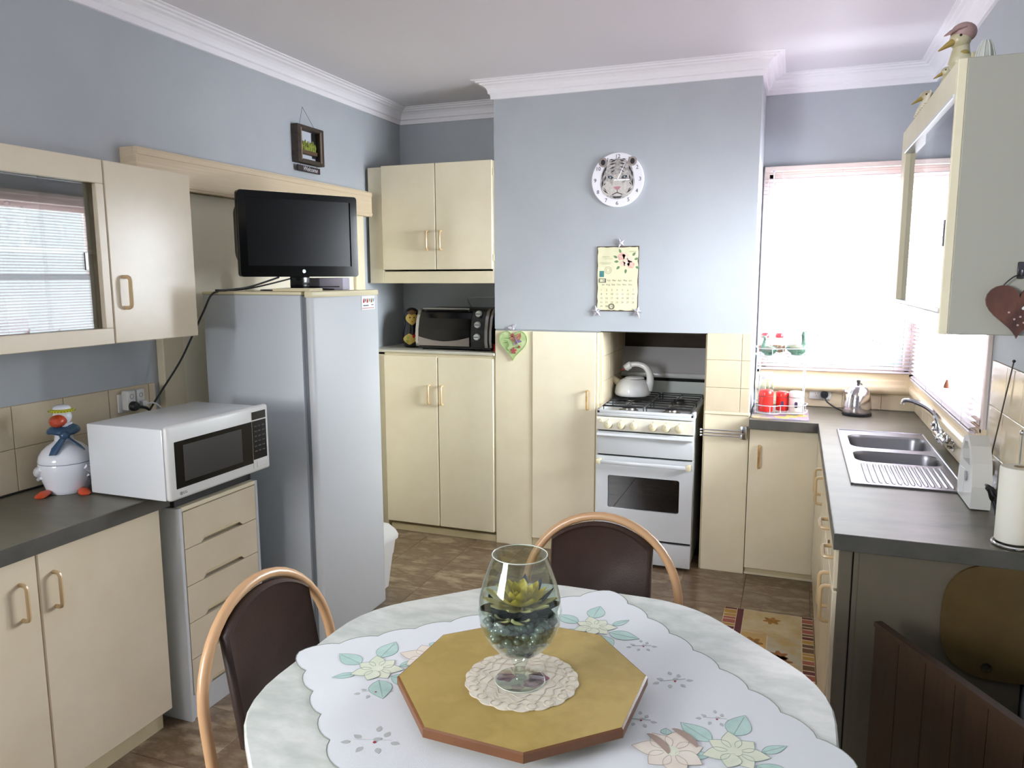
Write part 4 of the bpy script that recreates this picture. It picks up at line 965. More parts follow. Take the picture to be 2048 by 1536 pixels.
# lace doily
GX, GY = -.520, 1.440
DYZ = .8008-.0018
M_lace = mat('lace_cream', 'ddd5c4', .8, vary='d2c8b8', scale=30, bump=.4, bscale=500)
dy = tag(P('lace_doily', M_lace, None, lambda b: b.prism([(GX+.002+(.118+.006*abs(sin(9*t)))*cos(t), GY+.006+(.118+.006*abs(sin(9*t)))*sin(t)) for t in [2*pi*i/108 for i in range(108)]], .0016, (0, 0, DYZ))), 'round cream lace doily with a scalloped edge under the brandy glass', 'doily')
M_lacel = mat('lace_thread_brown', 'bfb19c', .8)
for k in range(18):
    t = 2*pi*k/18
    P('lace_scallop', M_lace, dy, lambda b: b.loft([(GX+.002+.105*cos(t-.15), GY+.006+.105*sin(t-.15), DYZ+.0016), (GX+.002+.114*cos(t-.07), GY+.006+.114*sin(t-.07), DYZ+.0022), (GX+.002+.117*cos(t), GY+.006+.117*sin(t), DYZ+.0024), (GX+.002+.114*cos(t+.07), GY+.006+.114*sin(t+.07), DYZ+.0022), (GX+.002+.105*cos(t+.15), GY+.006+.105*sin(t+.15), DYZ+.0016)], [.003, .006, .007, .006, .003], 6, side=(0, 0, 1)) if False else b.ball((GX+.002+.109*cos(t), GY+.006+.109*sin(t), DYZ+.0016), (.013, .013, .0016), 10, 5), True)
def lace_lines(b):
    for r, n, w in ((.100, 18, .011), (.085, 14, .012), (.070, 10, .012)):
        b.tube([(GX+.002+(r+w*.5*cos(n*t))*cos(t), GY+.006+(r+w*.5*cos(n*t))*sin(t), DYZ+.0022) for t in [2*pi*i/120 for i in range(120)]], .0007, 4, closed=True)
    for k in range(18):
        t = 2*pi*k/18; b.tube([(GX+.002+.109*cos(t)+.010*cos(u), GY+.006+.109*sin(t)+.010*sin(u), DYZ+.0032) for u in [2*pi*i/14 for i in range(14)]], .0006, 4, closed=True)
P('lace_outline', M_lacel, dy, lace_lines)
M_rose = mat('printed_rose', 'a87582', .8, vary='8e5c6c', scale=60); M_rose2 = mat('printed_rose_pale', 'c3a2b4', .8, vary='b48f9f', scale=60)
for dx, dy_, r, m_ in ((-.034, .004, .020, M_rose), (.034, .022, .022, M_rose), (.028, -.004, .018, M_rose2), (.004, -.03, .013, M_rose2)):
    P('printed_rose', m_, dy, lambda b: b.prism([(GX+dx+(r+.003*sin(5*t))*cos(t), GY+dy_+(r+.003*sin(5*t))*sin(t)) for t in [2*pi*i/24 for i in range(24)]], .0005, (0, 0, DYZ+.0016)))

# oversized brandy glass
GZ = DYZ+.0030
bg = thing('brandy_glass', 'large clear stemmed brandy glass holding a floating flower', 'glass', (GX, GY, GZ))
P('bowl', M_glass, bg, lambda b: b.lathe([(.010, .058), (.028, .062), (.052, .076), (.073, .100), (.086, .132), (.0895, .160), (.086, .190), (.077, .225), (.066, .256), (.058, .281), (.0595, .2835), (.0565, .283), (.0645, .256), (.0755, .225), (.0845, .190), (.088, .160), (.0845, .132), (.0715, .101), (.050, .078), (.026, .065), (0, .062)], (GX, GY, GZ), 48, cap=False), True, angle=60)
P('rim', mat('glass_rim_bead', 'dfe4d8', .05, trans=0, spec=1.0), bg, lambda b: b.tube([(GX+.058*cos(t), GY+.058*sin(t), GZ+.2825) for t in [2*pi*i/48 for i in range(48)]], .0011, 6, closed=True), True)
P('stem', M_glass, bg, lambda b: b.lathe([(.0135, .006), (.0095, .012), (.0125, .018), (.0135, .022), (.0105, .030), (.0165, .040), (.0195, .047), (.0165, .055), (.010, .060)], (GX, GY, GZ), 24), True, angle=60)
P('foot', M_glass, bg, lambda b: b.lathe([(.0, 0), (.053, 0), (.0545, .0012), (.053, .0026), (.020, .0050), (.0135, .008)], (GX, GY, GZ), 40), True, angle=60)
P('foot_rim', MATS['glass_rim_bead'], bg, lambda b: b.tube([(GX+.0535*cos(t), GY+.0535*sin(t), GZ+.0013) for t in [2*pi*i/48 for i in range(48)]], .0009, 5, closed=True), True)

# clear gel pebbles, uncountable
M_gel = mat('gel_grey_green', '56655c', .12, vary=['77857d', '41504a', '93a098'], scale=45, amount=1.2, spec=.8)
def gel(b):
    random.seed(3)
    for k in range(290):
        z = random.uniform(.068, .146)
        R = {0: .030, 1: .054, 2: .068, 3: .078}[min(3, int((z-.068)/.0145))]-.006
        t = random.uniform(0, 2*pi); r = R*(random.random()**.4)
        s = random.uniform(.008, .013)
        b.ball((GX+r*cos(t), GY+r*sin(t), GZ+z), (s, s*.9, s*.8), 7, 5)
tag(P('gel_pebbles', M_gel, None, gel, True), 'grey-green gel pebbles filling the bottom of the brandy glass', 'pebbles', kind='stuff')

# floating water lily
GL = GZ + .016
lily = thing('artificial_water_lily', 'yellow artificial water lily on dark leaves inside the brandy glass', 'flower', (GX, GY, GL+.13))
M_py = mat('petal_yellow', 'd8c64a', .5, vary='c7b234', scale=30, trans=.15); M_pp = mat('petal_pale_yellow', 'ded79a', .5, trans=.15)
M_pad = mat('dark_lily_leaf', '222a35', .25, vary='2f3f3a', scale=30)
def petal(b, th, tilt, L, W, z, curl=.25, r0=.006):
    n = 6; rows = []
    for i in range(n+1):
        t = i/n; w = W*max(sin(pi*min(1, (.08+.92*t)))**.75, .03)
        r = r0 + L*t*cos(tilt+curl*t); h = z + L*t*sin(tilt+curl*t)
        row = []
        for s in (-1, -.4, .4, 1):
            x, y = r, w*s; q = h + .12*W*abs(s)**2*2
            row.append((GX + x*cos(th)-y*sin(th), GY + x*sin(th)+y*cos(th), q))
        rows.append(row)
    V = [p for r in rows for p in r]; F = []
    for i in range(n):
        for j in range(3): a = i*4+j; F.append((a, a+1, a+5, a+4))
    k = len(V); V2 = [(p[0], p[1], p[2]-.0012) for p in V]
    F2 = [tuple(x+k for x in f[::-1]) for f in F]
    b.add(V+V2, F+F2)
for ring, (n, tilt, L, W, z) in enumerate(((11, .06, .077, .017, .150), (10, .36, .062, .016, .152), (9, .72, .046, .013, .154), (8, 1.05, .034, .010, .156), (5, 1.35, .024, .008, .158))):
    for k in range(n):
        P('petal', M_pp if ring == 0 else M_py, lily, lambda b: petal(b, 2*pi*(k+ring*.5)/n + .2, tilt, L, W, GL+z), True)
for k in range(8):
    P('lily_leaf', M_pad, lily, lambda b: petal(b, 2*pi*k/8 + .5, -.02, .078, .031, GL+.142, .1, .008), True)
for k, th in enumerate((-1.85, -1.2)):
    P('curled_petal', M_pp, lily, lambda b: b.tube([(GX+.064*cos(th)+.018*cos(u)*sin(-th), GY+.064*sin(th)+.018*cos(u)*cos(th), GL+.152+.009*sin(u)) for u in [pi+pi*i/10 for i in range(11)]], [.0015]+[.004]*9+[.0015], 6), True)
P('flower_heart', mat('lily_heart', 'b79a28', .6), lily, lambda b: b.ball((GX, GY, GL+.166), (.011, .011, .012), 10, 7), True)
for th, z in ((1.2, .162), (1.75, .165), (.5, .158), (2.6, .16)):
    P('bud_leaf', mat('blue_black_leaf', '2b3350', .25), lily, lambda b: petal(b, th, .35, .066, .010, GL+z-.012, .3, .02), True)

# ------------------------------------------------------------------ chairs
def make_chair(label, loc, rz):
    # local frame: sitter faces -y
    r = thing('dining_chair', label, 'chair', loc, rz, 'arched dining chairs at the table')
    def ap(x, z): return (x, .215 + (z-.45)*.17, z)
    zs = .60
    arch = [(-.275, .24, 0), (-.272, .225, .25), ap(-.268, .45)] + [ap(-.262*cos(t), .597+.268*sin(t)) for t in [pi*i/22 for i in range(23)]] + [ap(.268, .45), (.272, .225, .25), (.275, .24, 0)]
    P('back_frame', M_tan, r, lambda b: b.tube(arch, .0145, 10), True, True)
    W_ = .172
    pad = [(-W_, .49), (W_, .49)]
    top = []
    for i in range(15):
        x = W_ - 2*W_*i/14; z = .597 + .268*math.sqrt(1-(x/.262)**2) - .016
        top.append((x, z))
    pad += top
    def padf(b):
        rings = []
        for d, s in ((-.022, .90), (-.030, .96), (-.022, 1.0), (-.004, 1.0), (.004, .96)):
            ring = []
            for x, z in pad:
                cx, cz = 0, .66; X, Z = cx+(x-cx)*s, cz+(z-cz)*(s if z < .66 else 1-(1-s)*.9)
                p = ap(X, Z); ring.append((p[0], p[1]+d, p[2]))
            rings.append(ring)
        b.ring_loft(rings)
    P('backrest', M_brown, r, padf, True, True, angle=60)
    seat = [(.20*cos(t)*(1 if sin(t) > 0 else 1.02), -.005+.21*(abs(sin(t))**.8)*(1 if sin(t) > 0 else -1)) for t in [2*pi*i/32 for i in range(32)]]
    P('seat', M_brown, r, lambda b: b.ring_loft([[(x*s, y*s, z) for x, y in seat] for s, z in ((.96, .425), (1.0, .435), (1.0, .462), (.95, .474), (.80, .479))]), True, True, angle=60)
    P('seat_frame', M_tan, r, lambda b: (b.tube([(.19*cos(t), -.005+.195*sin(t), .418) for t in [2*pi*i/28 for i in range(28)]], .010, 8, closed=True), b.tube([(-.268, .20, .44), (-.17, .10, .418)], .009, 8), b.tube([(.268, .20, .44), (.17, .10, .418)], .009, 8)), True, True)
    for s in (-1, 1):
        P('leg', M_tan, r, lambda b: b.tube([(s*.155, -.115, .418), (s*.175, -.15, .20), (s*.185, -.165, .0)], .0125, 10), True, True)
    return r
make_chair('brown-padded chair with a tan arched frame, in front of the cooker', (-.572, 2.13, 0), 0)
make_chair('brown-padded chair with a tan arched frame, beside the drawer chest', (-1.035, 1.580, 0), radians(90))
# ------------------------------------------------------------------ things on the chimney wall
WU, WV = (1, 0, 0), (0, 0, 1)      # flat art facing the room from the back wall
def flat(b, pts, O, h=.0006, m=0, s=1.0): b.prism([(p[0]*s, p[1]*s) for p in pts], h, O, WU, WV, m)
ck = thing('wall_clock', 'round white wall clock printed with a white tiger face', 'clock', (-.963, YC, 2.198))
KC = (-.963, YC-.0005, 2.198); KR = .148
P('face', mat('clock_white', 'eceaf2', .35), ck, lambda b: b.lathe([(KR, .0), (KR, .010), (KR-.003, .012), (0, .012)], KC, 56, axis='y'))
yk = YC-.0130
def ko(x, z, d=0): return (KC[0]+x, yk-d, KC[2]+z)
M_ink = mat('clock_ink', '3a3640', .6); M_tg = mat('tiger_grey_fur', 'a59f9f', .8, vary=['c9c5c2', '8f8887', 'b8b0ab'], scale=60, amount=1.2)
M_tw = mat('tiger_pale_fur', 'd6d1cc', .8, vary='bfb8b2', scale=80); M_tk = mat('tiger_black_stripe', '2b2830', .7); M_tp = mat('tiger_nose_pink', 'b9838c', .6); M_tb = mat('tiger_taupe', '8c817d', .8, vary='a89c95', scale=70)
for n in range(1, 13):
    a = pi/2 - n*pi/6
    text('numeral', str(n), .030, M_ink, ck, ko(.127*cos(a), .127*sin(a)), WU, WV, .0002)
hd = [(-.075, .075), (-.045, .108), (0, .118), (.045, .108), (.078, .075), (.092, .03), (.098, -.02), (.090, -.055), (.060, -.088), (.03, -.102), (0, -.106), (-.03, -.102), (-.06, -.088), (-.090, -.055), (-.098, -.02), (-.092, .03)]
tgp = P('tiger_head', M_tg, ck, lambda b: flat(b, hd, ko(0, 0), .0004))
for s in (-1, 1):
    P('tiger_ear', M_tb, tgp, lambda b: (flat(b, circ(s*.082, .098, .026, 14), ko(0, 0), .0006),))
    P('ear_tuft', M_tk, tgp, lambda b: flat(b, circ(s*.083, .098, .013, 12, .016), ko(0, 0), .0009))
    P('tiger_eye', M_tk, tgp, lambda b: flat(b, [(s*.022, .012), (s*.036, .024), (s*.056, .022), (s*.050, .010), (s*.034, .006)], ko(0, 0), .0012))
    P('iris', mat('tiger_iris', '8fa4ad', .4), tgp, lambda b: flat(b, circ(s*.040, .015, .0055, 10), ko(0, 0), .0015))
    P('cheek_fur', M_tw, tgp, lambda b: flat(b, circ(s*.058, -.045, .030, 14, .040), ko(0, 0), .0006))
    def stripes(b):
        for (x0, z0, x1, z1, w) in ((.006, .110, .042, .098, .005), (.006, .092, .050, .082, .005), (.010, .074, .048, .060, .005), (.014, .056, .040, .040, .0045), (.062, .080, .074, .040, .006), (.074, .060, .088, .010, .006), (.082, .010, .086, -.040, .006), (.064, .030, .074, -.006, .005), (.066, -.012, .080, -.030, .004), (.050, -.075, .084, -.048, .005), (.060, -.060, .078, -.04, .003), (.020, .112, .050, .110, .004)):
            dx, dz = x1-x0, z1-z0; L = math.hypot(dx, dz); nx, nz = -dz/L*w, dx/L*w; mx_, mz = (x0+x1)/2+nx, (z0+z1)/2+nz
            flat(b, [(s*x0, z0), (s*(mx_-nx*.2), mz-nz*.2), (s*x1, z1), (s*(mx_-nx*1.7), mz-nz*1.7)], ko(0, 0), .0012)
    P('tiger_stripes', M_tk, tgp, stripes)
P('muzzle', M_tw, tgp, lambda b: (flat(b, [(-.020, .03), (.020, .03), (.026, -.03), (.042, -.055), (.036, -.078), (.012, -.086), (-.012, -.086), (-.036, -.078), (-.042, -.055), (-.026, -.03)], ko(0, 0), .0008)))
P('nose', M_tp, tgp, lambda b: flat(b, [(-.020, -.036), (.020, -.036), (.012, -.050), (0, -.056), (-.012, -.050)], ko(0, 0), .0012))
P('mouth', M_tk, tgp, lambda b: (flat(b, [(-.0015, -.056), (.0015, -.056), (.0015, -.068), (-.0015, -.068)], ko(0, 0), .0012), flat(b, [(0, -.066), (.03, -.078), (.028, -.082), (0, -.071), (-.028, -.082), (-.03, -.078)], ko(0, 0), .0012), flat(b, [(-.03, -.09), (.03, -.09), (.018, -.098), (-.018, -.098)], ko(0, 0), .001)))
M_hnd = mat('clock_hand_silver', 'd8d8e0', .25, .6)
P('hand', M_hnd, ck, lambda b: flat(b, [(-.018, .003), (.070, -.0005), (.070, -.0045), (-.018, -.003)], ko(0, 0, .004), .001))
P('hand', M_hnd, ck, lambda b: flat(b, [(-.002, 0), (.046, .094), (.0475, .093), (.003, -.001)], ko(0, 0, .0055), .0008))
P('spindle', M_hnd, ck, lambda b: b.lathe([(.004, 0), (.004, .008), (0, .0085)], ko(0, 0), 10, axis='y'))

cal = thing('tin_calendar', 'cream tin perpetual calendar with roses and a rusty edge under the tiger clock', 'calendar', (-.955, YC, 1.65))
QX0, QX1, QZ0, QZ1 = -1.075, -.835, 1.468, 1.834
P('rust_edge', mat('rust_brown', '5d4638', .7, vary='3f322b', scale=40), cal, lambda b: b.box(QX0, QX1, YC-.006, YC-.001, QZ0, QZ1, .001))
random.seed(11)
wob = []
for (ax, az, bx2, bz) in ((QX0+.005, QZ0+.006, QX1-.005, QZ0+.006), (QX1-.005, QZ0+.006, QX1-.005, QZ1-.006), (QX1-.005, QZ1-.006, QX0+.005, QZ1-.006), (QX0+.005, QZ1-.006, QX0+.005, QZ0+.006)):
    for i in range(14):
        t = i/14; wob.append((ax+(bx2-ax)*t+random.uniform(-.0022, .0022), az+(bz-az)*t+random.uniform(-.0022, .0022)))
P('panel', mat('calendar_cream', 'e2dfbd', .5, vary='d8d4ae', scale=12), cal, lambda b: b.prism(wob, .0012, (0, YC-.0058, 0), WU, WV))
yq = YC-.0072
def qo(x, z, d=0): return (QX0+x, yq-d, QZ1-z)
M_ctxt = mat('calendar_ink', '7f7a66', .7); M_faint = mat('calendar_faint_script', 'c0bd9c', .7)
for row, z in (('Jan.  Feb.  Mar.  Apr.  May.  Jun.', .192), ('Jul.  Aug.  Sep.  Oct.  Nov.  Dec.', .215)):
    text('month_names', row, .0135, M_ctxt, cal, qo(.120, z), WU, WV, .0001)
for r in range(5):
    for c in range(7):
        n = r*7+c+1
        if n <= 31: text('day_number', str(n), .0145, M_ctxt, cal, qo(.028+c*.0305, .246+r*.0232), WU, WV, .0001)
P('month_marker', mat('marker_black', '2c2b2a', .4), cal, lambda b: b.prism([(-.020, -.011), (.020, -.011), (.020, .011), (-.020, .011)], .002, qo(.034, .192), WU, WV, holes=[[(-.016, -.008), (.016, -.008), (.016, .008), (-.016, .008)]]))
P('day_marker', mat('marker_black', '2c2b2a', .4), cal, lambda b: b.prism(circ(0, 0, .0165, 22), .002, qo(.089, .339), WU, WV, holes=[circ(0, 0, .0125, 22)]))
P('postage_stamp', mat('stamp_teal', '4f8f8a', .6, vary='3f7d7a', scale=60), cal, lambda b: b.prism([(-.013, -.017), (.013, -.017), (.013, .017), (-.013, .017)], .0005, qo(.029, .155), WU, WV))
P('postmark', M_ctxt, cal, lambda b: (b.prism(circ(0, 0, .020, 24), .0003, qo(.066, .134), WU, WV, holes=[circ(0, 0, .0188, 24)]), b.prism(circ(0, 0, .012, 20), .0003, qo(.066, .134), WU, WV, holes=[circ(0, 0, .011, 20)])))
for z, x0, x1 in ((.058, .03, .075), (.070, .045, .092), (.092, .012, .085), (.099, .03, .08), (.03, .185, .225)):
    P('faint_script', M_faint, cal, lambda b: b.tube([qo(x0+(x1-x0)*i/24, z+.0035*sin(i*1.9)) for i in range(25)], .0006, 4))
for x, z, r, c in ((.142, .058, .021, 'd59a93'), (.165, .055, .018, 'e8cdbd'), (.196, .105, .020, 'd8988c'), (.172, .092, .020, 'ecdcc8'), (.150, .098, .014, 'e5c3b4'), (.19, .075, .016, 'e9d6c4')):
    P('printed_rose', mat('rose_'+c, c, .7, vary='e6c6ba', scale=90), cal, lambda b: b.prism([((r+.003*sin(5*t))*cos(t), (r+.003*sin(5*t))*sin(t)) for t in [2*pi*i/20 for i in range(20)]], .0005, qo(x, z), WU, WV))
for x, z, a in ((.118, .066, 2.6), (.132, .112, 3.9), (.168, .128, 4.6), (.215, .075, .3), (.222, .115, -.4), (.125, .085, 3.2), (.205, .055, .9), (.138, .038, 2.0)):
    P('printed_leaf', mat('rose_leaf', '6f8a63', .7), cal, lambda b: b.prism(place(leafshape(.026, .007, 5), 0, 0, a), .0004, qo(x, z), WU, WV))
M_silver = mat('silver_glitter', 'c9c6d2', .35, .55, bump=.6, bscale=500)
def star(name, label, x, z, r, rot=0.0):
    o = thing(name, label, 'ornament', (x, YC, z))
    pts = []
    for k in range(10):
        q = r if k % 2 == 0 else r*.45; a = pi/2 + k*pi/5 + rot; pts.append((q*cos(a), q*sin(a)))
    def fn(b):
        ys = YC-.0085
        c = Vector((x, ys-.007, z)); V = [c] + [Vector((x+p[0], ys, z+p[1])) for p in pts] + [Vector((x+p[0], ys+.003, z+p[1])) for p in pts]
        F = [(0, 1+k, 1+(k+1) % 10) for k in range(10)] + [(1+k, 1+(k+1) % 10, 11+(k+1) % 10, 11+k) for k in range(10)] + [tuple(range(20, 10, -1))]
        b.add(V, F)
    P('star_body', M_silver, o, fn)
    P('glass_bead', M_chrome, o, lambda b: b.ball((x, YC-.016, z), .004, 8, 6), True)
    return o
star('star_ornament', 'silver glitter star pinned above the tin calendar', -.942, 1.852, .030, .3)
star('star_ornament', 'silver glitter star at the lower corner of the calendar above the broom cupboard', -1.076, 1.466, .034, .15)
star('star_ornament', 'silver glitter star at the lower corner of the calendar nearer the windows', -.838, 1.466, .034, -.25)

# green heart plaque with butterfly
def heart(n=40, s=1.0):
    out = []
    for i in range(n):
        t = 2*pi*i/n; out.append((s*.0625*sin(t)**3*16/16, s*(13*cos(t)-5*cos(2*t)-2*cos(3*t)-cos(4*t))/16*.0625))
    return out
hp = thing('heart_plaque', 'pale green heart plaque with a butterfly beside the broom cupboard top', 'plaque', (-1.585, YC, 1.262))
HO = (-1.585, YC-.005, 1.268)
P('heart_board', mat('plaque_green', 'b4c98b', .5, vary=['a5bf80', 'c6d4a0'], scale=20), hp, lambda b: b.prism([(p[0]*1.45, p[1]*1.58) for p in heart()], .010, HO, WU, WV))
yh = HO[1]-.0105
P('raised_rim', mat('plaque_green_dark', '8fa86b', .5), hp, lambda b: b.tube([(HO[0]+p[0]*1.42, yh+.001, HO[2]+p[1]*1.55) for p in heart()], .0025, 5, closed=True))
for s, cx, cz, a, L, W, c in ((1, .022, .022, .95, .050, .017, 'b98a63'), (1, .022, .020, 2.75, .046, .016, 'b98a63'), (1, .024, .016, -.15, .034, .010, '6f7fa0'), (1, .020, .014, -2.0, .030, .010, '86a6b4')):
    P('butterfly_wing', mat('wing_'+c, c, .5, vary='8a4f4a', scale=70), hp, lambda b: b.prism(place(leafshape(L, W, 7), cx, cz, a), .004, (HO[0], yh, HO[2]), WU, WV))
P('butterfly_body', mat('butterfly_body', '6a5f86', .5), hp, lambda b: b.loft([(HO[0]+.012, yh-.004, HO[2]+.036), (HO[0]+.022, yh-.005, HO[2]+.018), (HO[0]+.034, yh-.004, HO[2]-.008)], [.002, .004, .0015], 8), True)
for cx, cz, r in ((-.004, .046, .010), (.004, -.045, .016), (.040, -.020, .007)):
    P('flower', mat('plaque_flower_red', 'b04a4a', .5, vary='8c3a40', scale=60), hp, lambda b: b.prism([((r+r*.35*sin(5*t))*cos(t)+cx, (r+r*.35*sin(5*t))*sin(t)+cz) for t in [2*pi*i/30 for i in range(30)]], .004, (HO[0], yh, HO[2]), WU, WV))
P('vine', mat('plaque_vine', '6f8c4f', .5), hp, lambda b: (b.tube(smoothpath([(HO[0]-.050, yh-.002, HO[2]+.002), (HO[0]-.034, yh-.002, HO[2]+.008), (HO[0]-.026, yh-.002, HO[2]-.012), (HO[0]-.036, yh-.002, HO[2]-.03), (HO[0]-.024, yh-.002, HO[2]-.045)], 5), .002, 5), b.tube(smoothpath([(HO[0]+.015, yh-.002, HO[2]-.02), (HO[0]+.030, yh-.002, HO[2]-.028), (HO[0]+.040, yh-.002, HO[2]-.010)], 5), .0018, 5)))
P('script_line', mat('plaque_script', '7d9a63', .6), hp, lambda b: [b.tube([(HO[0]-.062+.032*i/16, yh-.0005, HO[2]+z+.002*sin(i*2)) for i in range(17)], .0007, 4) for z in (.030, .016)])
P('silver_bow', M_silver, hp, lambda b: (b.prism(place(leafshape(.034, .011, 6), -.004, .088, .95), .006, (HO[0], YC-.003, HO[2]), WU, WV), b.prism(place(leafshape(.034, .010, 6), -.004, .088, 2.9), .006, (HO[0], YC-.003, HO[2]), WU, WV), b.ball((HO[0]-.002, YC-.008, HO[2]+.086), .008, 8, 6)))

# welcome sign on the left wall
LU, LV2 = (0, 1, 0), (0, 0, 1)
ws = thing('welcome_sign', 'dark framed picture with a hanging Welcome board high on the side wall', 'sign', (XL, 3.66, 2.24))
SY0_, SY1_, SZ0_, SZ1_ = 3.548, 3.790, 2.284, 2.484
M_bf = mat('weathered_dark_wood', '2c231d', .6, vary=['40342a', '1f1813'], scale=14, stretch=(1, .4, 1)); M_bfi = mat('worn_frame_edge', '8a7866', .6)
P('frame', M_bf, ws, lambda b: (b.box(XL+.001, XL+.045, SY0_, SY0_+.032, SZ0_, SZ1_, .002), b.box(XL+.001, XL+.045, SY1_-.032, SY1_, SZ0_, SZ1_, .002), b.box(XL+.001, XL+.045, SY0_+.032, SY1_-.032, SZ0_, SZ0_+.022, .002), b.box(XL+.001, XL+.045, SY0_+.032, SY1_-.032, SZ1_-.022, SZ1_, .002)))
P('frame_liner', M_bfi, ws, lambda b: (b.box(XL+.040, XL+.047, SY0_+.026, SY0_+.034, SZ0_+.016, SZ1_-.016), b.box(XL+.040, XL+.047, SY1_-.034, SY1_-.026, SZ0_+.016, SZ1_-.016)))
P('backing', mat('sign_backing_white', 'c7ccd6', .7), ws, lambda b: b.box(XL+.001, XL+.006, SY0_+.03, SY1_-.03, SZ0_+.02, SZ1_-.02))
for y0 in (SY0_+.036, SY1_-.066):
    P('shutter', M_blackm, ws, lambda b: b.box(XL+.006, XL+.014, y0, y0+.030, SZ0_+.04, SZ1_-.024, .001))
P('window_box', mat('window_box_wood', '5a4632', .6), ws, lambda b: b.box(XL+.006, XL+.034, SY0_+.05, SY1_-.05, SZ0_+.052, SZ0_+.072, .002))
for i in range(9):
    y = SY0_+.062 + i*.0145; h = .045+.018*((i*7) % 5)/4
    P('cactus', mat('moss_green', '6f7a2c', .8, vary=['98a13f', '4b5420'], scale=40), ws, lambda b: b.loft([(XL+.022, y, SZ0_+.066), (XL+.024, y+.002*(i % 3-1), SZ0_+.066+h*.6), (XL+.024, y+.004*(i % 3-1), SZ0_+.066+h)], [.007, .009, .003], 8, side=(0, 1, 0)), True)
wb = P('welcome_board', mat('welcome_board_dark', '2e2528', .5), ws, lambda b: b.box(XL+.020, XL+.032, SY0_+.012, SY1_-.026, 2.240, 2.272, .002))
text('lettering', 'Welcome', .034, mat('lettering_white', 'd9d6dc', .6), wb, (XL+.0325, 3.668, 2.2555), LU, LV2, .0003, italic=.3)
P('hanging_wire', M_blackm, ws, lambda b: (b.tube([(XL+.02, SY0_+.05, SZ1_), (XL+.004, 3.655, 2.590), (XL+.02, SY1_-.05, SZ1_)], .0010, 5), b.tube([(XL+.026, SY0_+.04, 2.286), (XL+.026, SY0_+.04, 2.270)], .001, 5), b.tube([(XL+.026, SY1_-.05, 2.286), (XL+.026, SY1_-.05, 2.270)], .001, 5)))

# ------------------------------------------------------------------ goose cookie jar
gj = thing('goose_cookie_jar', 'white ceramic goose cookie jar with a blue scarf and a yellow-banded hat', 'cookie jar', (-2.44, 1.940, .901))
M_cer = mat('white_ceramic', 'e3e6ee', .13, coat=.3); M_blue = mat('scarf_blue', '3a566e', .18, vary='354f70', scale=20); M_org = mat('goose_orange_red', 'bf4a2b', .22)
JX, JY, JZ = -2.44, 1.940, .9015
P('pot', M_cer, gj, lambda b: b.lathe([(0, 0), (.064, 0), (.068, .004), (.072, .02), (.083, .055), (.089, .085), (.090, .105), (.0885, .110), (.085, .108), (0, .106)], (JX, JY, JZ), 36), True)
P('lid', M_cer, gj, lambda b: b.lathe([(.0885, .1125), (.0895, .116), (.085, .135), (.074, .153), (.058, .168), (.042, .178), (.032, .186), (.029, .205), (.031, .232), (.030, .250), (0, .252)], (JX, JY, JZ), 36), True)
P('lid_seam', mat('seam_grey', '7e8590', .5), gj, lambda b: b.lathe([(.0875, .109), (.0885, .1105), (.0875, .113), (.086, .111)], (JX, JY, JZ), 36))
dv = Vector((.64, -.77, 0)).normalized(); sv = Vector((-dv.y, dv.x, 0))
def gp(f, s, z): return Vector((JX, JY, JZ+z)) + dv*f + sv*s
P('head', M_cer, gj, lambda b: b.ball((JX, JY, JZ+.272), (.031, .031, .030), 20, 12), True)
P('beak', M_org, gj, lambda b: b.loft([gp(.012, -.006, .261), gp(.036, -.009, .261), gp(.052, -.010, .256), gp(.062, -.010, .250)], [(.025, .021), (.027, .023), (.021, .018), (.006, .006)], 16, side=sv), True)
P('hat', M_cer, gj, lambda b: b.lathe([(.030, .290), (.031, .300), (.026, .309), (.014, .314), (0, .315)], (JX, JY, JZ), 24), True)
P('hat_band', mat('hat_band_yellow', 'c9c72f', .3), gj, lambda b: b.lathe([(.031, .289), (.041, .291), (.042, .297), (.032, .301)], (JX, JY, JZ), 28), True)
P('band_dots', mat('band_olive', '5d6420', .5), gj, lambda b: [b.ball(tuple(Vector((JX+.0415*cos(a), JY+.0415*sin(a), JZ+.294))), (.0022, .0022, .0018), 6, 4) for a in [2*pi*i/26 for i in range(26)]], True)
P('scarf', M_blue, gj, lambda b: (b.tube([(JX+.036*cos(t), JY+.036*sin(t), JZ+.226+.003*sin(3*t)) for t in [2*pi*i/28 for i in range(28)]], [(.013, .021)]*28, 10, closed=True),), True)
P('scarf_knot', M_blue, gj, lambda b: b.ball(tuple(gp(.048, .012, .212)), (.018, .018, .016), 12, 8), True)
P('scarf_tail', M_blue, gj, lambda b: (b.loft([gp(.050, .010, .206), gp(.058, .000, .190), gp(.072, -.012, .172), gp(.086, -.022, .150)], [(.010, .005), (.013, .005), (.015, .005), (.012, .003)], 10, side=sv), b.loft([gp(.050, .018, .206), gp(.056, .040, .188), gp(.062, .062, .172), gp(.064, .074, .160)], [(.006, .007), (.006, .009), (.005, .008), (.003, .005)], 10, side=(0, 0, 1))), True)
for s in (-1, 1):
    P('wing', M_cer, gj, lambda b: (b.loft([gp(.056, s*.062, .098), gp(.028, s*.083, .082), gp(-.012, s*.088, .074), gp(-.046, s*.076, .080)], [(.014, .010), (.017, .020), (.015, .020), (.006, .008)], 12, side=sv), b.loft([gp(.044, s*.070, .062), gp(.014, s*.083, .052), gp(-.026, s*.080, .056)], [(.008, .005), (.012, .009), (.005, .005)], 10, side=sv)), True)
    P('foot', M_org, gj, lambda b: b.loft([gp(.045, s*.056, .010), gp(.070, s*.062, .012), gp(.092, s*.068, .008), gp(.100, s*.070, .004)], [(.012, .009), (.020, .011), (.020, .007), (.012, .003)], 12, side=sv), True)

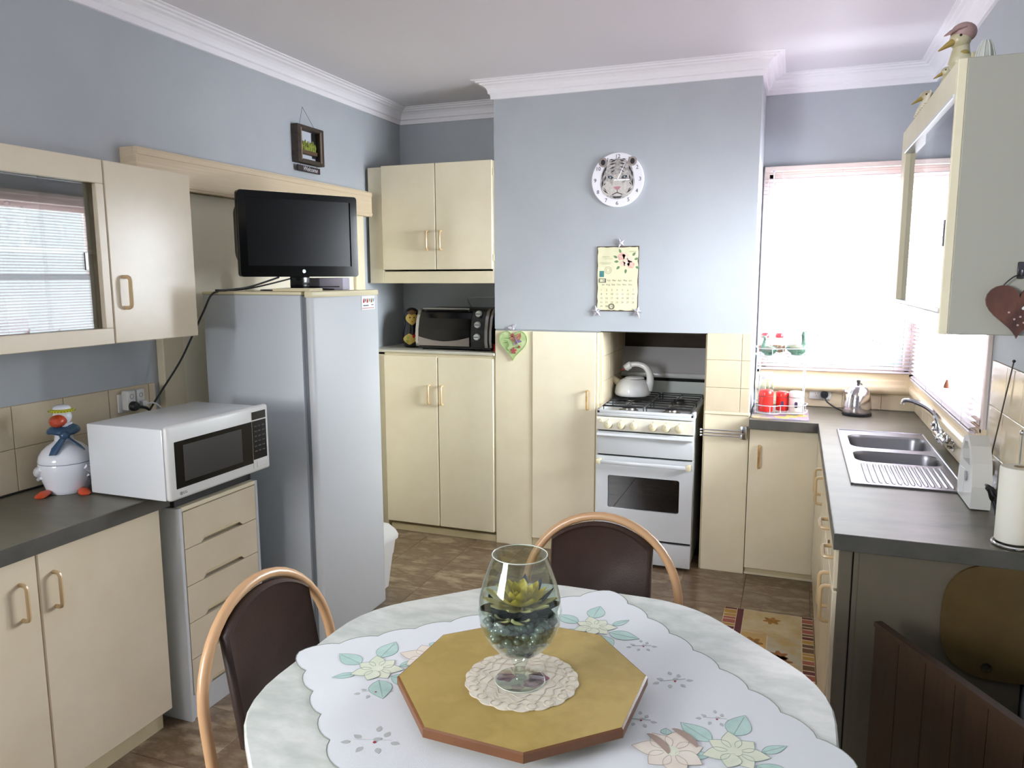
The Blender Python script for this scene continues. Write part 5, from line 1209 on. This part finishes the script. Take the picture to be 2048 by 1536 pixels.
# ------------------------------------------------------------------ power point and plugs on the left wall
pp = thing('power_point', 'white double power point with a pair of plug-in adaptors behind the microwave', 'power outlet', (XL+.008, 2.36, 1.16))
WX = XL+.0085
P('face_plate', M_whitep, pp, lambda b: b.box(WX, WX+.010, 2.300, 2.420, 1.115, 1.192, .003, 2), True)
P('switch', M_whitep, pp, lambda b: (b.box(WX+.010, WX+.013, 2.312, 2.326, 1.168, 1.184, .001), b.box(WX+.010, WX+.013, 2.394, 2.408, 1.168, 1.184, .001)))
for y in (2.335, 2.382):
    ad = P('plug_adaptor', M_whitep, pp, lambda b: b.box(WX+.010, WX+.046, y-.021, y+.021, 1.125, 1.206, .006, 2), True)
    P('ring_mark', M_edge, ad, lambda b: b.prism(circ(y, 1.182, .010, 18), .0006, (WX+.046, 0, 0), LU, LV2, holes=[circ(y, 1.182, .008, 18)]))
pg = thing('black_plug', 'round black power plug with a drooping cord in the power point by the microwave', 'plug', (WX+.05, 2.335, 1.14))
P('plug_body', M_blackm, pg, lambda b: b.lathe([(.020, .0465), (.020, .060), (.016, .070), (0, .072)], (WX, 2.335, 1.142), 18, axis='x'), True)
P('flex', M_blackm, pg, lambda b: b.tube(smoothpath([(WX+.060, 2.345, 1.138), (WX+.066, 2.385, 1.128), (WX+.070, 2.41, 1.10), (WX+.066, 2.42, 1.04), (WX+.05, 2.41, .96)], 5), [.006]*8+[.004]*13, 8), True)
pg = thing('white_plug', 'small white power plug beside the round black plug', 'plug', (WX+.05, 2.385, 1.15))
P('plug_body', M_whitep, pg, lambda b: b.box(WX+.0465, WX+.066, 2.370, 2.398, 1.132, 1.160, .006, 2), True)
P('flex', M_whitep, pg, lambda b: b.tube(smoothpath([(WX+.060, 2.392, 1.144), (WX+.070, 2.425, 1.142), (WX+.074, 2.455, 1.115), (WX+.07, 2.46, 1.06), (WX+.05, 2.455, .97)], 5), .0035, 8), True)
tag(MB().tube(smoothpath([(-2.575, 1.60, .906), (-2.572, 1.76, .9055), (-2.574, 1.90, .906), (-2.572, 2.0, .906), (-2.565, 2.03, .906)], 6), .0032, 6).build('bench_lead', M_blackm, None, True), 'thin black cord along the wall behind the goose cookie jar', 'cord')
# ------------------------------------------------------------------ crockery behind the left glass doors
M_china = mat('china_cream', 'd9d3bd', .25, vary=['8f8476', 'c9c4ae', '6b5f74'], scale=30, amount=.9)
def jar(name, label, cat, x, y, z, prof, m, extra=None, group=None):
    o = thing(name, label, cat, (x, y, z), group=group)
    P('body', m, o, lambda b: b.lathe(prof, (x, y, z), 22, cap=False), True)
    if extra: extra(o, x, y, z)
    return o
SHZ = 1.7625
jar('patterned_jar', 'cream jar patterned with dark grapes on the upper shelf of the glazed cupboard', 'jar', -2.43, 1.80, SHZ, [(0, 0), (.045, 0), (.052, .02), (.054, .07), (.048, .11), (.040, .125), (.043, .135), (0, .137)], M_china,
    lambda o, x, y, z: P('knob', M_china, o, lambda b: b.ball((x, y, z+.142), .010, 10, 7), True))
jar('glass_jug', 'clear glass jug on the upper shelf of the glazed cupboard', 'jug', -2.43, 1.935, SHZ, [(.03, .002), (.036, 0), (.046, .02), (.048, .05), (.036, .085), (.030, .10), (.036, .115), (.034, .114), (.028, .10), (.034, .085), (.045, .05), (.043, .022), (.03, .004)], M_glass,
    lambda o, x, y, z: P('handle', M_glass, o, lambda b: b.tube(smoothpath([(x, y+.034, z+.10), (x, y+.065, z+.09), (x, y+.066, z+.05), (x, y+.045, z+.03)], 4), .005, 8), True))
jar('tall_tumbler', 'tall frosted tumbler beside the patterned jar in the glazed cupboard', 'tumbler', -2.44, 1.685, SHZ, [(0, 0), (.033, 0), (.040, .15), (.037, .15), (.031, .008), (0, .008)], mat('frosted_glass', 'c9d6d6', .35))
bxs = thing('carton', 'cream carton with a red band on the lower shelf of the glazed cupboard', 'carton', (-2.47, 1.80, 1.4505))
P('box', mat('carton_cream', 'd8c9a8', .6), bxs, lambda b: b.box(-2.50, -2.44, 1.775, 1.845, 1.4505, 1.60, .002))
P('red_band', mat('carton_red', 'b34a48', .6), bxs, lambda b: b.box(-2.501, -2.4395, 1.7745, 1.8455, 1.46, 1.53))
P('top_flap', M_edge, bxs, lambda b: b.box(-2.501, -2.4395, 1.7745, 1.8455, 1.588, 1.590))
for k, (y, c, h) in enumerate(((1.66, '3b4a78', .10), (1.715, 'a64a55', .085))):
    jar('spice_tin', ('blue' if k == 0 else 'rose-red') + ' tin on the lower shelf of the glazed cupboard', 'tin', -2.45, y, 1.4505, [(0, 0), (.024, 0), (.025, .004), (.025, h), (0, h)], mat('tin_'+c, c, .35),
        lambda o, x, yy, z: P('lid', M_white, o, lambda b: b.lathe([(.026, 0), (.026, .012), (0, .013)], (x, yy, z+h), 18)))

# ------------------------------------------------------------------ corner of the bench: rack, canisters, geese
BZ = .9005
mt = tag(P('worktop_saver', mat('saver_floral', '6a5578', .3, vary=['a8708a', '8d8ba0', 'c9b878', '5b4a6e'], scale=9, amount=1.3), None, lambda b: b.prism(rrect(-.198, .095, 4.25, 4.62, .02), .0055, (0, 0, BZ))), 'floral purple worktop saver lying under the wire rack', 'cutting board')
P('printed_petal', mat('saver_yellow', 'cdbf6c', .4, vary='b9a24e', scale=30), mt, lambda b: [b.prism(place(leafshape(.10, .03), -.005+.03*k, 4.27+.035*k, 2.5-.5*k), .0005, (0, 0, BZ+.0056)) for k in range(3)])
RZ0 = BZ+.0062
rk = thing('wire_rack', 'white two-tier wire rack in the corner of the worktop beside the chimney', 'rack', (-.06, 4.42, RZ0))
def rackpath(z):
    return [(-.185, 4.36, z), (-.150, 4.325, z), (-.105, 4.315, z), (-.070, 4.330, z), (-.052, 4.352, z), (.010, 4.362, z), (.062, 4.385, z), (.080, 4.42, z), (.078, 4.50, z), (-.02, 4.525, z), (-.185, 4.52, z)]
for z in (RZ0+.012, RZ0+.325):
    t = P('tier', M_wire, rk, lambda b: (b.tube(smoothpath(rackpath(z)+[rackpath(z)[0]], 4), .0032, 6), [b.tube([(-.18+.0325*i, 4.345, z+.001), (-.18+.0325*i, 4.522, z+.001)], .0018, 5) for i in range(8)]))
    P('guard_rail', M_wire, t, lambda b: (b.tube(smoothpath(rackpath(z+.042)+[rackpath(z+.042)[0]], 4), .0026, 6), [b.tube([(p[0], p[1], z), (p[0], p[1], z+.042)], .002, 5) for p in rackpath(z)[2:9:2]]))
[P('post', M_wire, rk, lambda b: b.tube([(x, y, RZ0), (x, y, RZ0+h)], .003, 6)) for x, y, h in ((-.185, 4.36, .37), (.066, 4.385, .37), (.06, 4.515, .33), (-.175, 4.518, .33))]
def canister(label, x, y, r, h, m, group):
    o = thing('canister', label, 'canister', (x, y, RZ0+.016), group=group); z = RZ0+.0155
    P('body', m, o, lambda b: b.lathe([(0, 0), (r-.003, 0), (r, .004), (r, h*.70), (r-.003, h*.72), (0, h*.72)], (x, y, z), 28), True)
    P('lid', m, o, lambda b: b.lathe([(r-.004, h*.725), (r, h*.735), (r+.001, h*.93), (r-.004, h), (r*.6, h+.003), (0, h+.003)], (x, y, z), 28), True)
    P('seal_ring', mat('seal_grey', '5f5a5e', .5), o, lambda b: b.lathe([(r-.002, h*.718), (r+.0008, h*.722), (r+.0008, h*.732), (r-.002, h*.736)], (x, y, z), 28))
    d = Vector((-x, -y, 0)).normalized(); u = Vector((-d.y, d.x, 0))
    if group != 'plain':
        P('viewing_window', mat('canister_window', '4a3a55', .15), o, lambda b: b.prism([(p[0], p[1]) for p in rrect(-.008, .008, h*.22, h*.52, .007, 4)], .0022, Vector((x, y, z)) + d*(r-.001), u*-1 if u.cross(Vector((0, 0, 1))).dot(d) < 0 else u, (0, 0, 1)))
    del o['group']
    return o
canister('red enamel canister at the front of the wire rack, nearest the chimney', -.130, 4.385, .039, .118, M_red, 'plain')
canister('red canister with a small window, between the front red one and the white one', -.045, 4.445, .034, .105, M_red, 'w')
canister('white canister with a dark window on the lower tier of the wire rack', .028, 4.430, .039, .110, mat('canister_white', 'e6e4e0', .25), 'w')
jar('storage_jar', 'clear glass jar with a frosted lid standing behind the red canisters', 'jar', -.130, 4.478, RZ0+.0155, [(0, .004), (.034, 0), (.038, .01), (.038, .13), (.030, .155), (.030, .17), (.027, .17), (.027, .156), (.035, .13), (.035, .012), (0, .008)], M_glass,
    lambda o, x, y, z: P('lid', mat('lid_frosted', 'bfb9c2', .4), o, lambda b: b.lathe([(.034, .170), (.035, .195), (.028, .205), (0, .207)], (x, y, z), 20), True))
TZ2 = RZ0+.3285
M_gg = mat('goose_green_glaze', '4d6b5d', .3, vary=['64836f', '3b5548'], scale=25); M_gp = mat('goose_pale_wing', '8d8570', .4, vary='7d8a78', scale=40)
def small_goose(label, x, y, a, s):
    o = thing('goose_figurine', label, 'figurine', (x, y, TZ2)); c, sn = cos(a), sin(a)
    def q(f, h, l=0.0): return (x + s*(f*c - l*sn), y + s*(f*sn + l*c), TZ2 + s*h)
    sd = (-sn, c, 0)
    P('body', M_gg, o, lambda b: b.loft([q(-.062, .038), q(-.045, .036), q(-.02, .032), (q(.01, .030)), q(.032, .040), q(.040, .062), q(.034, .088), q(.030, .108), q(.034, .122), q(.046, .126)], [s*r for r in (.004, .018, .030, .034, .030, .020, .0125, .0115, .0135, .006)], 16, side=sd), True)
    P('beak', mat('goose_beak_ochre', '8f8a72', .4), o, lambda b: b.loft([q(.042, .124), q(.056, .128), q(.066, .131)], [s*.007, s*.005, s*.002], 8, side=sd), True)
    for l in (-1, 1):
        P('wing', M_gp, o, lambda b: b.loft([q(.018, .045, l*.028), q(-.015, .048, l*.033), q(-.05, .048, l*.020)], [(s*.006, s*.012), (s*.007, s*.016), (s*.002, s*.004)], 10, side=sd), True)
        P('eye', M_blackm, o, lambda b: b.ball(q(.040, .126, l*.010), s*.002, 6, 4), True)
    P('base', M_gg, o, lambda b: b.lathe([(s*.030, 0), (s*.032, s*.006), (s*.026, s*.014), (0, s*.015)], (x, y, TZ2), 16), True)
    return o
small_goose('green glazed goose figurine alone at the window end of the rack top', .020, 4.43, .25, 1.0)
small_goose('green glazed goose figurine in front of the two red-capped jars', -.125, 4.37, pi-.5, .8)
for k, (x, y, cc) in enumerate(((-.150, 4.455, 'd0504a'), (-.075, 4.465, 'd0504a'))):
    o = jar('shaker', ('red-capped glass shaker close to the chimney edge on the rack top', 'red-capped glass shaker in the middle of the rack top')[k], 'shaker', x, y, TZ2, [(.026, 0), (.036, .01), (.040, .03), (.035, .06), (.024, .085), (.018, .092), (.016, .092), (.022, .084), (.033, .06), (.037, .03), (.033, .012), (.02, .004)], M_glass)
    P('cap', mat('shaker_cap_red', 'cf3b45', .25), o, lambda b: b.lathe([(.020, .090), (.022, .094), (.022, .108), (.016, .116), (0, .118)], (x, y, TZ2), 18), True)
    P('spice_filling', mat('spice_orange_grey', 'b08a72', .8, vary='cf8a72', scale=60), o, lambda b: b.lathe([(0, .006), (.030, .012), (.035, .03), (.034, .05), (0, .05)], (x, y, TZ2), 18), True)

# ------------------------------------------------------------------ outlet, plug and electric kettle
ol = thing('power_outlet', 'white double power outlet on the back tiles beside the electric kettle', 'power outlet', (.16, YB-.009, .985))
OY = YB-.0085
P('face_plate', M_whitep, ol, lambda b: b.box(.100, .218, OY-.010, OY, .948, 1.024, .003, 2), True)
P('switch', M_whitep, ol, lambda b: (b.box(.110, .124, OY-.013, OY-.010, 1.000, 1.014, .001), b.box(.194, .208, OY-.013, OY-.010, 1.000, 1.014, .001)))
P('socket_slot', M_edge, ol, lambda b: [b.box(.132+dx, .135+dx, OY-.0106, OY-.0099, z, z+.010) for dx, z in ((0, .978), (.012, .978), (.006, .962))])
pg = thing('round_plug', 'round dark plug in the back-wall outlet with a flex to the kettle', 'plug', (.180, OY, .978))
P('plug_body', mat('navy_black_plastic', '14161f', .35), pg, lambda b: b.lathe([(.021, .010), (.021, .030), (.018, .038), (0, .039)], (.182, OY, .978), 20, axis='y'), True)
P('flex', M_blackm, pg, lambda b: b.tube(smoothpath([(.186, OY-.030, .960), (.200, OY-.04, .938), (.235, OY-.06, .915), (.270, OY-.11, .906), (.300, 4.59, .905)], 6), .004, 8), True)
ek = thing('electric_kettle', 'polished domed electric kettle on a black base in the window corner', 'kettle', (.345, 4.545, BZ))
EX, EY = .345, 4.545
M_pol = mat('polished_steel', 'cfc9cb', .12, 1.0)
P('power_base', M_blackm, ek, lambda b: b.lathe([(0, 0), (.074, 0), (.076, .004), (.076, .016), (.072, .020), (0, .020)], (EX, EY, BZ), 32), True)
P('body', M_pol, ek, lambda b: b.lathe([(0, .021), (.073, .021), (.074, .030), (.071, .070), (.064, .115), (.054, .145), (.042, .160), (.030, .167), (0, .169)], (EX, EY, BZ), 36), True)
P('lid_knob', M_blackm, ek, lambda b: b.lathe([(.008, .168), (.006, .178), (.010, .186), (.009, .195), (0, .197)], (EX, EY, BZ), 14), True)
P('spout', M_pol, ek, lambda b: b.loft([(EX-.045, EY-.01, BZ+.12), (EX-.066, EY-.014, BZ+.135), (EX-.076, EY-.016, BZ+.142)], [(.022, .016), (.014, .010), (.006, .004)], 12), True)
P('handle', M_blackm, ek, lambda b: b.tube(smoothpath([(EX+.010, EY+.040, BZ+.155), (EX+.018, EY+.075, BZ+.162), (EX+.022, EY+.100, BZ+.125), (EX+.022, EY+.096, BZ+.07), (EX+.018, EY+.073, BZ+.045)], 5), .009, 8), True)

# ------------------------------------------------------------------ near end of the right bench
cd_ = thing('white_caddy', 'white plastic caddy with an arched carry handle at the end of the sink', 'caddy', (.60, 2.89, BZ))
def caddyf(b):
    pts = [(0, 0), (.205, 0), (.222, .045), (.215, .085), (.205, .13), (.19, .18), (.155, .218), (.105, .228), (.055, .20), (.015, .15), (-.006, .075)]
    hole = [(.05, .135), (.16, .135), (.178, .165), (.15, .198), (.105, .205), (.065, .180)]
    b.prism(pts, .058, (.567, 2.783, BZ+.004), (0, 1, 0), (0, 0, 1), holes=[hole])
P('body', M_whitep, cd_, caddyf, label=None)
P('floor_pad', M_blackm, cd_, lambda b: b.box(.574, .618, 2.80, 2.96, BZ, BZ+.0045, .001))
P('dial', mat('dial_grey', '9a9a9f', .4), cd_, lambda b: (b.prism(circ(2.855, BZ+.095, .018, 18), .004, (.5675, 0, 0), (0, -1, 0), (0, 0, 1)) if False else b.lathe([(.018, 0), (.016, .004), (0, .004)], (.563, 2.865, BZ+.095), 18, axis='x')))
P('front_ribs', M_whitep, cd_, lambda b: [b.box(.564, .568, 2.90+.018*i, 2.908+.018*i, BZ+.03, BZ+.11, .001) for i in range(4)])
P('side_button', M_blackm, cd_, lambda b: b.lathe([(.005, 0), (.005, .003), (0, .0032)], (.598, 2.783, BZ+.055), 10, axis='y'))
def cordpile(b):
    random.seed(5); pts = []
    for i in range(40):
        t = i*.55; pts.append((.604+.022*cos(t)+random.uniform(-.004, .004), 2.66+.035*sin(t*1.03), BZ+.008+.105*abs(sin(i*.27))+random.uniform(0, .01)))
    b.tube(smoothpath(pts, 4), .0045, 6)
tag(P('coiled_lead', M_blackm, None, cordpile, True), 'tangled black cord heaped between the caddy and the paper towel', 'cord')
pt_ = thing('paper_towel', 'roll of white paper towel on a chrome wire stand at the bench end', 'paper towel', (.617, 2.445, BZ))
PX, PY = .612, 2.448
P('stand', M_chrome, pt_, lambda b: (b.tube([(PX+.050*cos(t), PY+.055*sin(t), BZ+.006) for t in [2*pi*i/36 for i in range(36)]], .004, 8, closed=True), b.tube([(PX, PY, BZ+.003), (PX, PY, BZ+.325)], .004, 8), b.tube([(PX-.05, PY, BZ+.006), (PX+.046, PY, BZ+.006)], .0035, 6), b.ball((PX, PY, BZ+.327), .008, 10, 7)), True)
P('roll', mat('paper_white', 'e0ddd2', .9, bump=.5, bscale=120), pt_, lambda b: b.lathe([(.014, .014), (.044, .014), (.0465, .018), (.0465, .225), (.044, .229), (.014, .229)], (PX, PY, BZ), 36), True)
P('card_core', mat('card_brown', '8f7a5c', .8), pt_, lambda b: b.lathe([(.0085, .012), (.0135, .012), (.0135, .2305), (.0085, .2305)], (PX, PY, BZ), 20))
sw = thing('metal_skewer', 'thin metal rod leaning against the tiles above the coiled cord', 'rod', (.64, 2.9, BZ))
P('shaft', mat('dull_metal', '6d675f', .35, .8), sw, lambda b: b.tube([(.632, 2.945, BZ+.003), (.652, 2.775, 1.392)], .0022, 6), True)
P('tip', M_blackm, sw, lambda b: b.ball((.6525, 2.774, 1.396), .005, 8, 6), True)
pl = thing('wall_socket', 'small white socket on the tiles close to the window jamb', 'power outlet', (XR-.008, 3.0, 1.10))
P('face_plate', M_whitep, pl, lambda b: b.box(XR-.018, XR-.0085, 2.945, 3.045, .985, 1.035, .003, 2), True)
P('switch', M_whitep, pl, lambda b: b.box(XR-.021, XR-.018, 2.99, 3.005, 1.0, 1.016, .001))

# hung boards at the open end of the bench
rb = thing('round_board', 'rounded honey-brown board hung on the open end of the bench', 'board', (.60, 2.38, .69))
def sq(n=44, w=.165, h=.172): return [(.602 + w*abs(cos(t))**.72*(1 if cos(t) > 0 else -1), .684 + h*abs(sin(t))**.72*(1 if sin(t) > 0 else -1)) for t in [2*pi*i/n for i in range(n)]]
sqp = [p for p in sq() if True]
sqp = [(min(p[0], XR-.004), p[1]) for p in sqp]
P('board', mat('board_olive_wood', '52401a', .55, vary='493714', scale=9), rb, lambda b: b.prism(sqp, .012, (0, 2.398, 0), WU, WV, holes=[circ(.561, .548, .0135, 16)]))
P('hole_rim', mat('hole_dark', '241a0d', .6), rb, lambda b: b.prism(circ(.561, .548, .0150, 18), .0006, (0, 2.3862, 0), WU, WV, holes=[circ(.561, .548, .0130, 18)]))
tl = thing('table_leaf', 'dark stained plank table leaf standing on edge beside the bench end', 'table leaf', (.42, 2.03, 0))
A_ = Vector((.272, 2.300, 0)); D_ = Vector((.248, -.44, 0)).normalized(); N_ = Vector((D_.y, -D_.x, 0))
M_dw = mat('dark_stained_wood', '22130a', .55, vary=['33200e', '170c06'], scale=6, stretch=(5, 5, .5), amount=1.1, rand=9)
Lt = .74; k = 7
for i in range(k):
    p0 = A_ + D_*(Lt*i/k+.001); p1 = A_ + D_*(Lt*(i+1)/k-.001)
    P('plank', M_dw, tl, lambda b: b.ring_loft([[p0+Vector((0, 0, z)), p1+Vector((0, 0, z)), p1-N_*-.018+Vector((0, 0, z)), p0-N_*-.018+Vector((0, 0, z))] for z in (0, .668)]))
P('top_batten', M_dw, tl, lambda b: b.ring_loft([[A_-N_*.002+Vector((0, 0, z)), A_+D_*Lt-N_*.002+Vector((0, 0, z)), A_+D_*Lt+N_*.022+Vector((0, 0, z)), A_+N_*.022+Vector((0, 0, z))] for z in (.668, .682)]))

# heart hung on the end of the right wall cupboard
wh = thing('wooden_heart', 'dark red-brown wooden heart hung by wire on the cupboard end', 'plaque', (.50, 2.12, 1.58))
WO = (.497, 2.1225, 1.588)
P('heart_board', mat('heart_wood', '4e3029', .5, vary=['653f33', '3a2421'], scale=12, stretch=(1, 1, .4)), wh, lambda b: b.prism([(p[0]*1.10, p[1]*1.12) for p in heart()], .012, WO, WU, WV))
P('wire_loop', M_blackm, wh, lambda b: b.tube(smoothpath([(.462, 2.114, 1.640), (.472, 2.112, 1.652), (.485, 2.112, 1.662), (.500, 2.112, 1.664), (.515, 2.112, 1.655), (.528, 2.114, 1.640)], 5), .0016, 6), True)
P('hook', mat('dull_hook_metal', '55545a', .3, .8), wh, lambda b: (b.box(.489, .503, 2.1195, 2.1235, 1.655, 1.695, .002), b.tube(smoothpath([(.496, 2.119, 1.672), (.496, 2.108, 1.662), (.496, 2.104, 1.668), (.496, 2.103, 1.676)], 4), .003, 6)), True)
P('painted_flower', mat('heart_flower_white', 'd5d9d3', .6), wh, lambda b: (b.prism([(.516-.497+(.011+.004*sin(4*t))*cos(t), .002+(.011+.004*sin(4*t))*sin(t)) for t in [2*pi*i/24 for i in range(24)]], .0012, (WO[0], 2.1105, WO[2]), WU, WV),))
P('painted_dots', mat('heart_dots', 'b59a98', .6), wh, lambda b: [b.prism(circ(dx, dz, .0025, 8), .001, (WO[0], 2.1105, WO[2]), WU, WV) for dx, dz in ((.004, -.022), (-.008, -.028), (.012, -.036), (.0, -.042), (-.02, -.012), (.024, -.028))])

# ------------------------------------------------------------------ geese on top of the right wall cupboard
CT = 2.1705
M_gw = mat('old_ivory_glaze', 'c9c2a6', .35, vary='b5aa88', scale=20); M_bon = mat('bonnet_dusty_pink', 'b08f8c', .5, vary='9f7f7e', scale=25); M_bk = mat('beak_ochre', 'a8904e', .4)
def top_goose(label, x, y, z0, s, a, bonnet=True):
    o = thing('goose_ornament', label, 'ornament', (x, y, z0)); c, sn = cos(a), sin(a)
    def q(f, h, l=0.0): return (x + s*(f*c - l*sn), y + s*(f*sn + l*c), z0 + s*h)
    sd = (-sn, c, 0)
    P('body', M_gw, o, lambda b: b.loft([q(-.075, .045), q(-.055, .040), q(-.02, .034), q(.012, .036), q(.026, .052), q(.024, .075), q(.022, .092)], [s*r for r in (.004, .020, .034, .034, .028, .021, .018)], 16, side=sd), True)
    P('head', M_gw, o, lambda b: b.ball(q(.028, .102), (s*.026, s*.026, s*.024), 16, 10), True)
    P('beak', M_bk, o, lambda b: b.loft([q(.044, .098), q(.062, .088), q(.084, .074)], [(s*.013, s*.010), (s*.010, s*.007), (s*.003, s*.002)], 12, side=sd), True)
    for l in (-1, 1): P('eye', M_blackm, o, lambda b: b.ball(q(.040, .108, l*.021), s*.0035, 8, 5), True)
    for l in (-1, 1): P('wing', M_gw, o, lambda b: b.loft([q(.012, .05, l*.030), q(-.02, .052, l*.034), q(-.06, .056, l*.018)], [(s*.006, s*.014), (s*.007, s*.018), (s*.002, s*.004)], 10, side=sd), True)
    if bonnet:
        P('bonnet', M_bon, o, lambda b: (b.ball(q(.020, .120), (s*.031, s*.031, s*.026), 18, 10), b.loft([q(.030, .128), q(.048, .124), q(.062, .116)], [(s*.030, s*.010), (s*.026, s*.006), (s*.018, s*.003)], 12, side=sd)), True)
        P('bow', mat('bow_old_gold', '9c8a4a', .5), o, lambda b: (b.ball(q(.030, .070), (s*.012, s*.012, s*.010), 10, 7), b.ball(q(.026, .066, .016), (s*.014, s*.010, s*.008), 10, 6), b.ball(q(.026, .066, -.016), (s*.014, s*.010, s*.008), 10, 6)), True)
    return o
top_goose('goose ornament in a dusty pink bonnet at the near end of the cupboard top', .397, 2.375, CT, 1.0, radians(203))
top_goose('goose ornament half hidden behind the pink-bonneted one on the cupboard top', .386, 2.53, CT, .60, radians(190), False)
top_goose('small goose ornament at the far end of the cupboard top by the window wall', .402, 2.98, CT, .85, radians(200), False)
sh = thing('shell_ornament', 'pale ribbed shell ornament behind the near goose on the cupboard top', 'ornament', (.404, 2.215, CT))
P('shell', mat('shell_grey_white', 'b9bbb4', .5, vary='a9aaa2', scale=20), sh, lambda b: b.lathe([(0, 0), (.020, 0), (.022, .010), (.019, .028), (.014, .045), (.008, .056), (0, .059)], (.404, 2.215, CT), 18), True)
P('shell_ribs', mat('shell_rib', 'c9cac2', .5), sh, lambda b: [b.tube([(.404+r*cos(a), 2.215+r*sin(a), CT+z) for r, z in ((.021, .003), (.0225, .010), (.0195, .028), (.0145, .045), (.0085, .056))],   .0016, 5) for a in [2*pi*i/10 for i in range(10)]], True)
lc_ = tag(P('lace_runner', mat('ivory_lace', 'd6cdb8', .9, bump=.5, bscale=200), None, lambda b: b.box(.340, .60, 2.60, 2.86, CT, CT+.003)), 'ivory lace runner with a crinkled edge on the cupboard top between the geese', 'runner')
P('frill', mat('ivory_lace', 'd6cdb8', .9), lc_, lambda b: b.ring_loft([[(.334+.006*sin(i*1.3), 2.60+.26*i/40, CT-.001), (.338+.006*sin(i*1.3), 2.60+.26*i/40, CT-.001), (.345, 2.60+.26*i/40, CT+.026+.007*sin(i*1.7)), (.341, 2.60+.26*i/40, CT+.026+.007*sin(i*1.7))] for i in range(41)]))

# ------------------------------------------------------------------ floor: mat and bin
rg = tag(P('floor_mat', mat('mat_sand', 'b9a888', .85, vary=['cdbfa0', 'a8946e'], scale=8), None, lambda b: b.box(-.265, .150, 2.95, 3.80, .0002, .006, .002)), 'flat patterned floor mat with striped borders and autumn blossoms beside the bench', 'mat')
M_mr = [mat('mat_maroon', '5f2a2c', .85), mat('mat_brick', '9a5546', .85), mat('mat_mustard', 'a8823a', .85), mat('mat_brown', '6a4a2e', .85)]
random.seed(4); ybs = 2.955
while ybs < 3.79:
    w = random.uniform(.018, .045)
    for x0, x1 in ((-.262, -.205), (.100, .148)):
        P('border_stripe', M_mr[random.randrange(4)], rg, lambda b: b.box(x0, x1, ybs, min(ybs+w, 3.795), .006, .0066))
    ybs += w + .010
P('border_band', M_mr[0], rg, lambda b: b.box(-.202, -.172, 2.955, 3.795, .006, .0066))
for x0, x1, y0, y1, c in ((-.168, .095, 3.55, 3.79, 'c6b795'), (-.05, .095, 3.30, 3.545, 'b7b6a4'), (-.168, -.055, 3.30, 3.545, 'c9a05c'), (-.168, .095, 2.955, 3.295, 'bdb7a2')):
    P('printed_panel', mat('matpanel_'+c, c, .85, vary='b49a66', scale=7), rg, lambda b: b.box(x0, x1, y0, y1, .006, .0064))
random.seed(9)
for i in range(16):
    x, y, r = random.uniform(-.14, .06), random.uniform(3.02, 3.76), random.uniform(.022, .042)
    P('printed_blossom', mat(('blossom_ochre', 'blossom_rust', 'blossom_gold')[i % 3], ('a9762e', '9a5f38', 'c09a4a')[i % 3], .85, vary='7b5a2c', scale=50), rg, lambda b: b.prism([(x+(r+.3*r*sin(6*t+i))*cos(t), y+(r+.3*r*sin(6*t+i))*sin(t)) for t in [2*pi*j/28 for j in range(28)]], .0003, (0, 0, .0066)))
bn = thing('swing_bin', 'white plastic swing-top bin standing just past the refrigerator', 'bin', (-2.09, 3.39, 0))
P('bucket', M_whitep, bn, lambda b: b.ring_loft([[(x, y, z) for x, y in rrect(-2.09-w, -2.09+w, 3.39-w*.95, 3.39+w*.95, .03, 4)] for w, z in ((.085, 0), (.105, .18), (.108, .182), (.118, .265))]), True)
P('lid', M_whitep, bn, lambda b: b.ring_loft([[(x, y, z) for x, y in rrect(-2.09-w, -2.09+w, 3.39-w*.95, 3.39+w*.95, .03, 4)] for w, z in ((.128, .265), (.130, .285), (.120, .31), (.095, .345), (.05, .362))]), True)
P('swing_flap', M_ivory, bn, lambda b: b.box(-2.13, -2.05, 3.36, 3.42, .360, .366, .002))
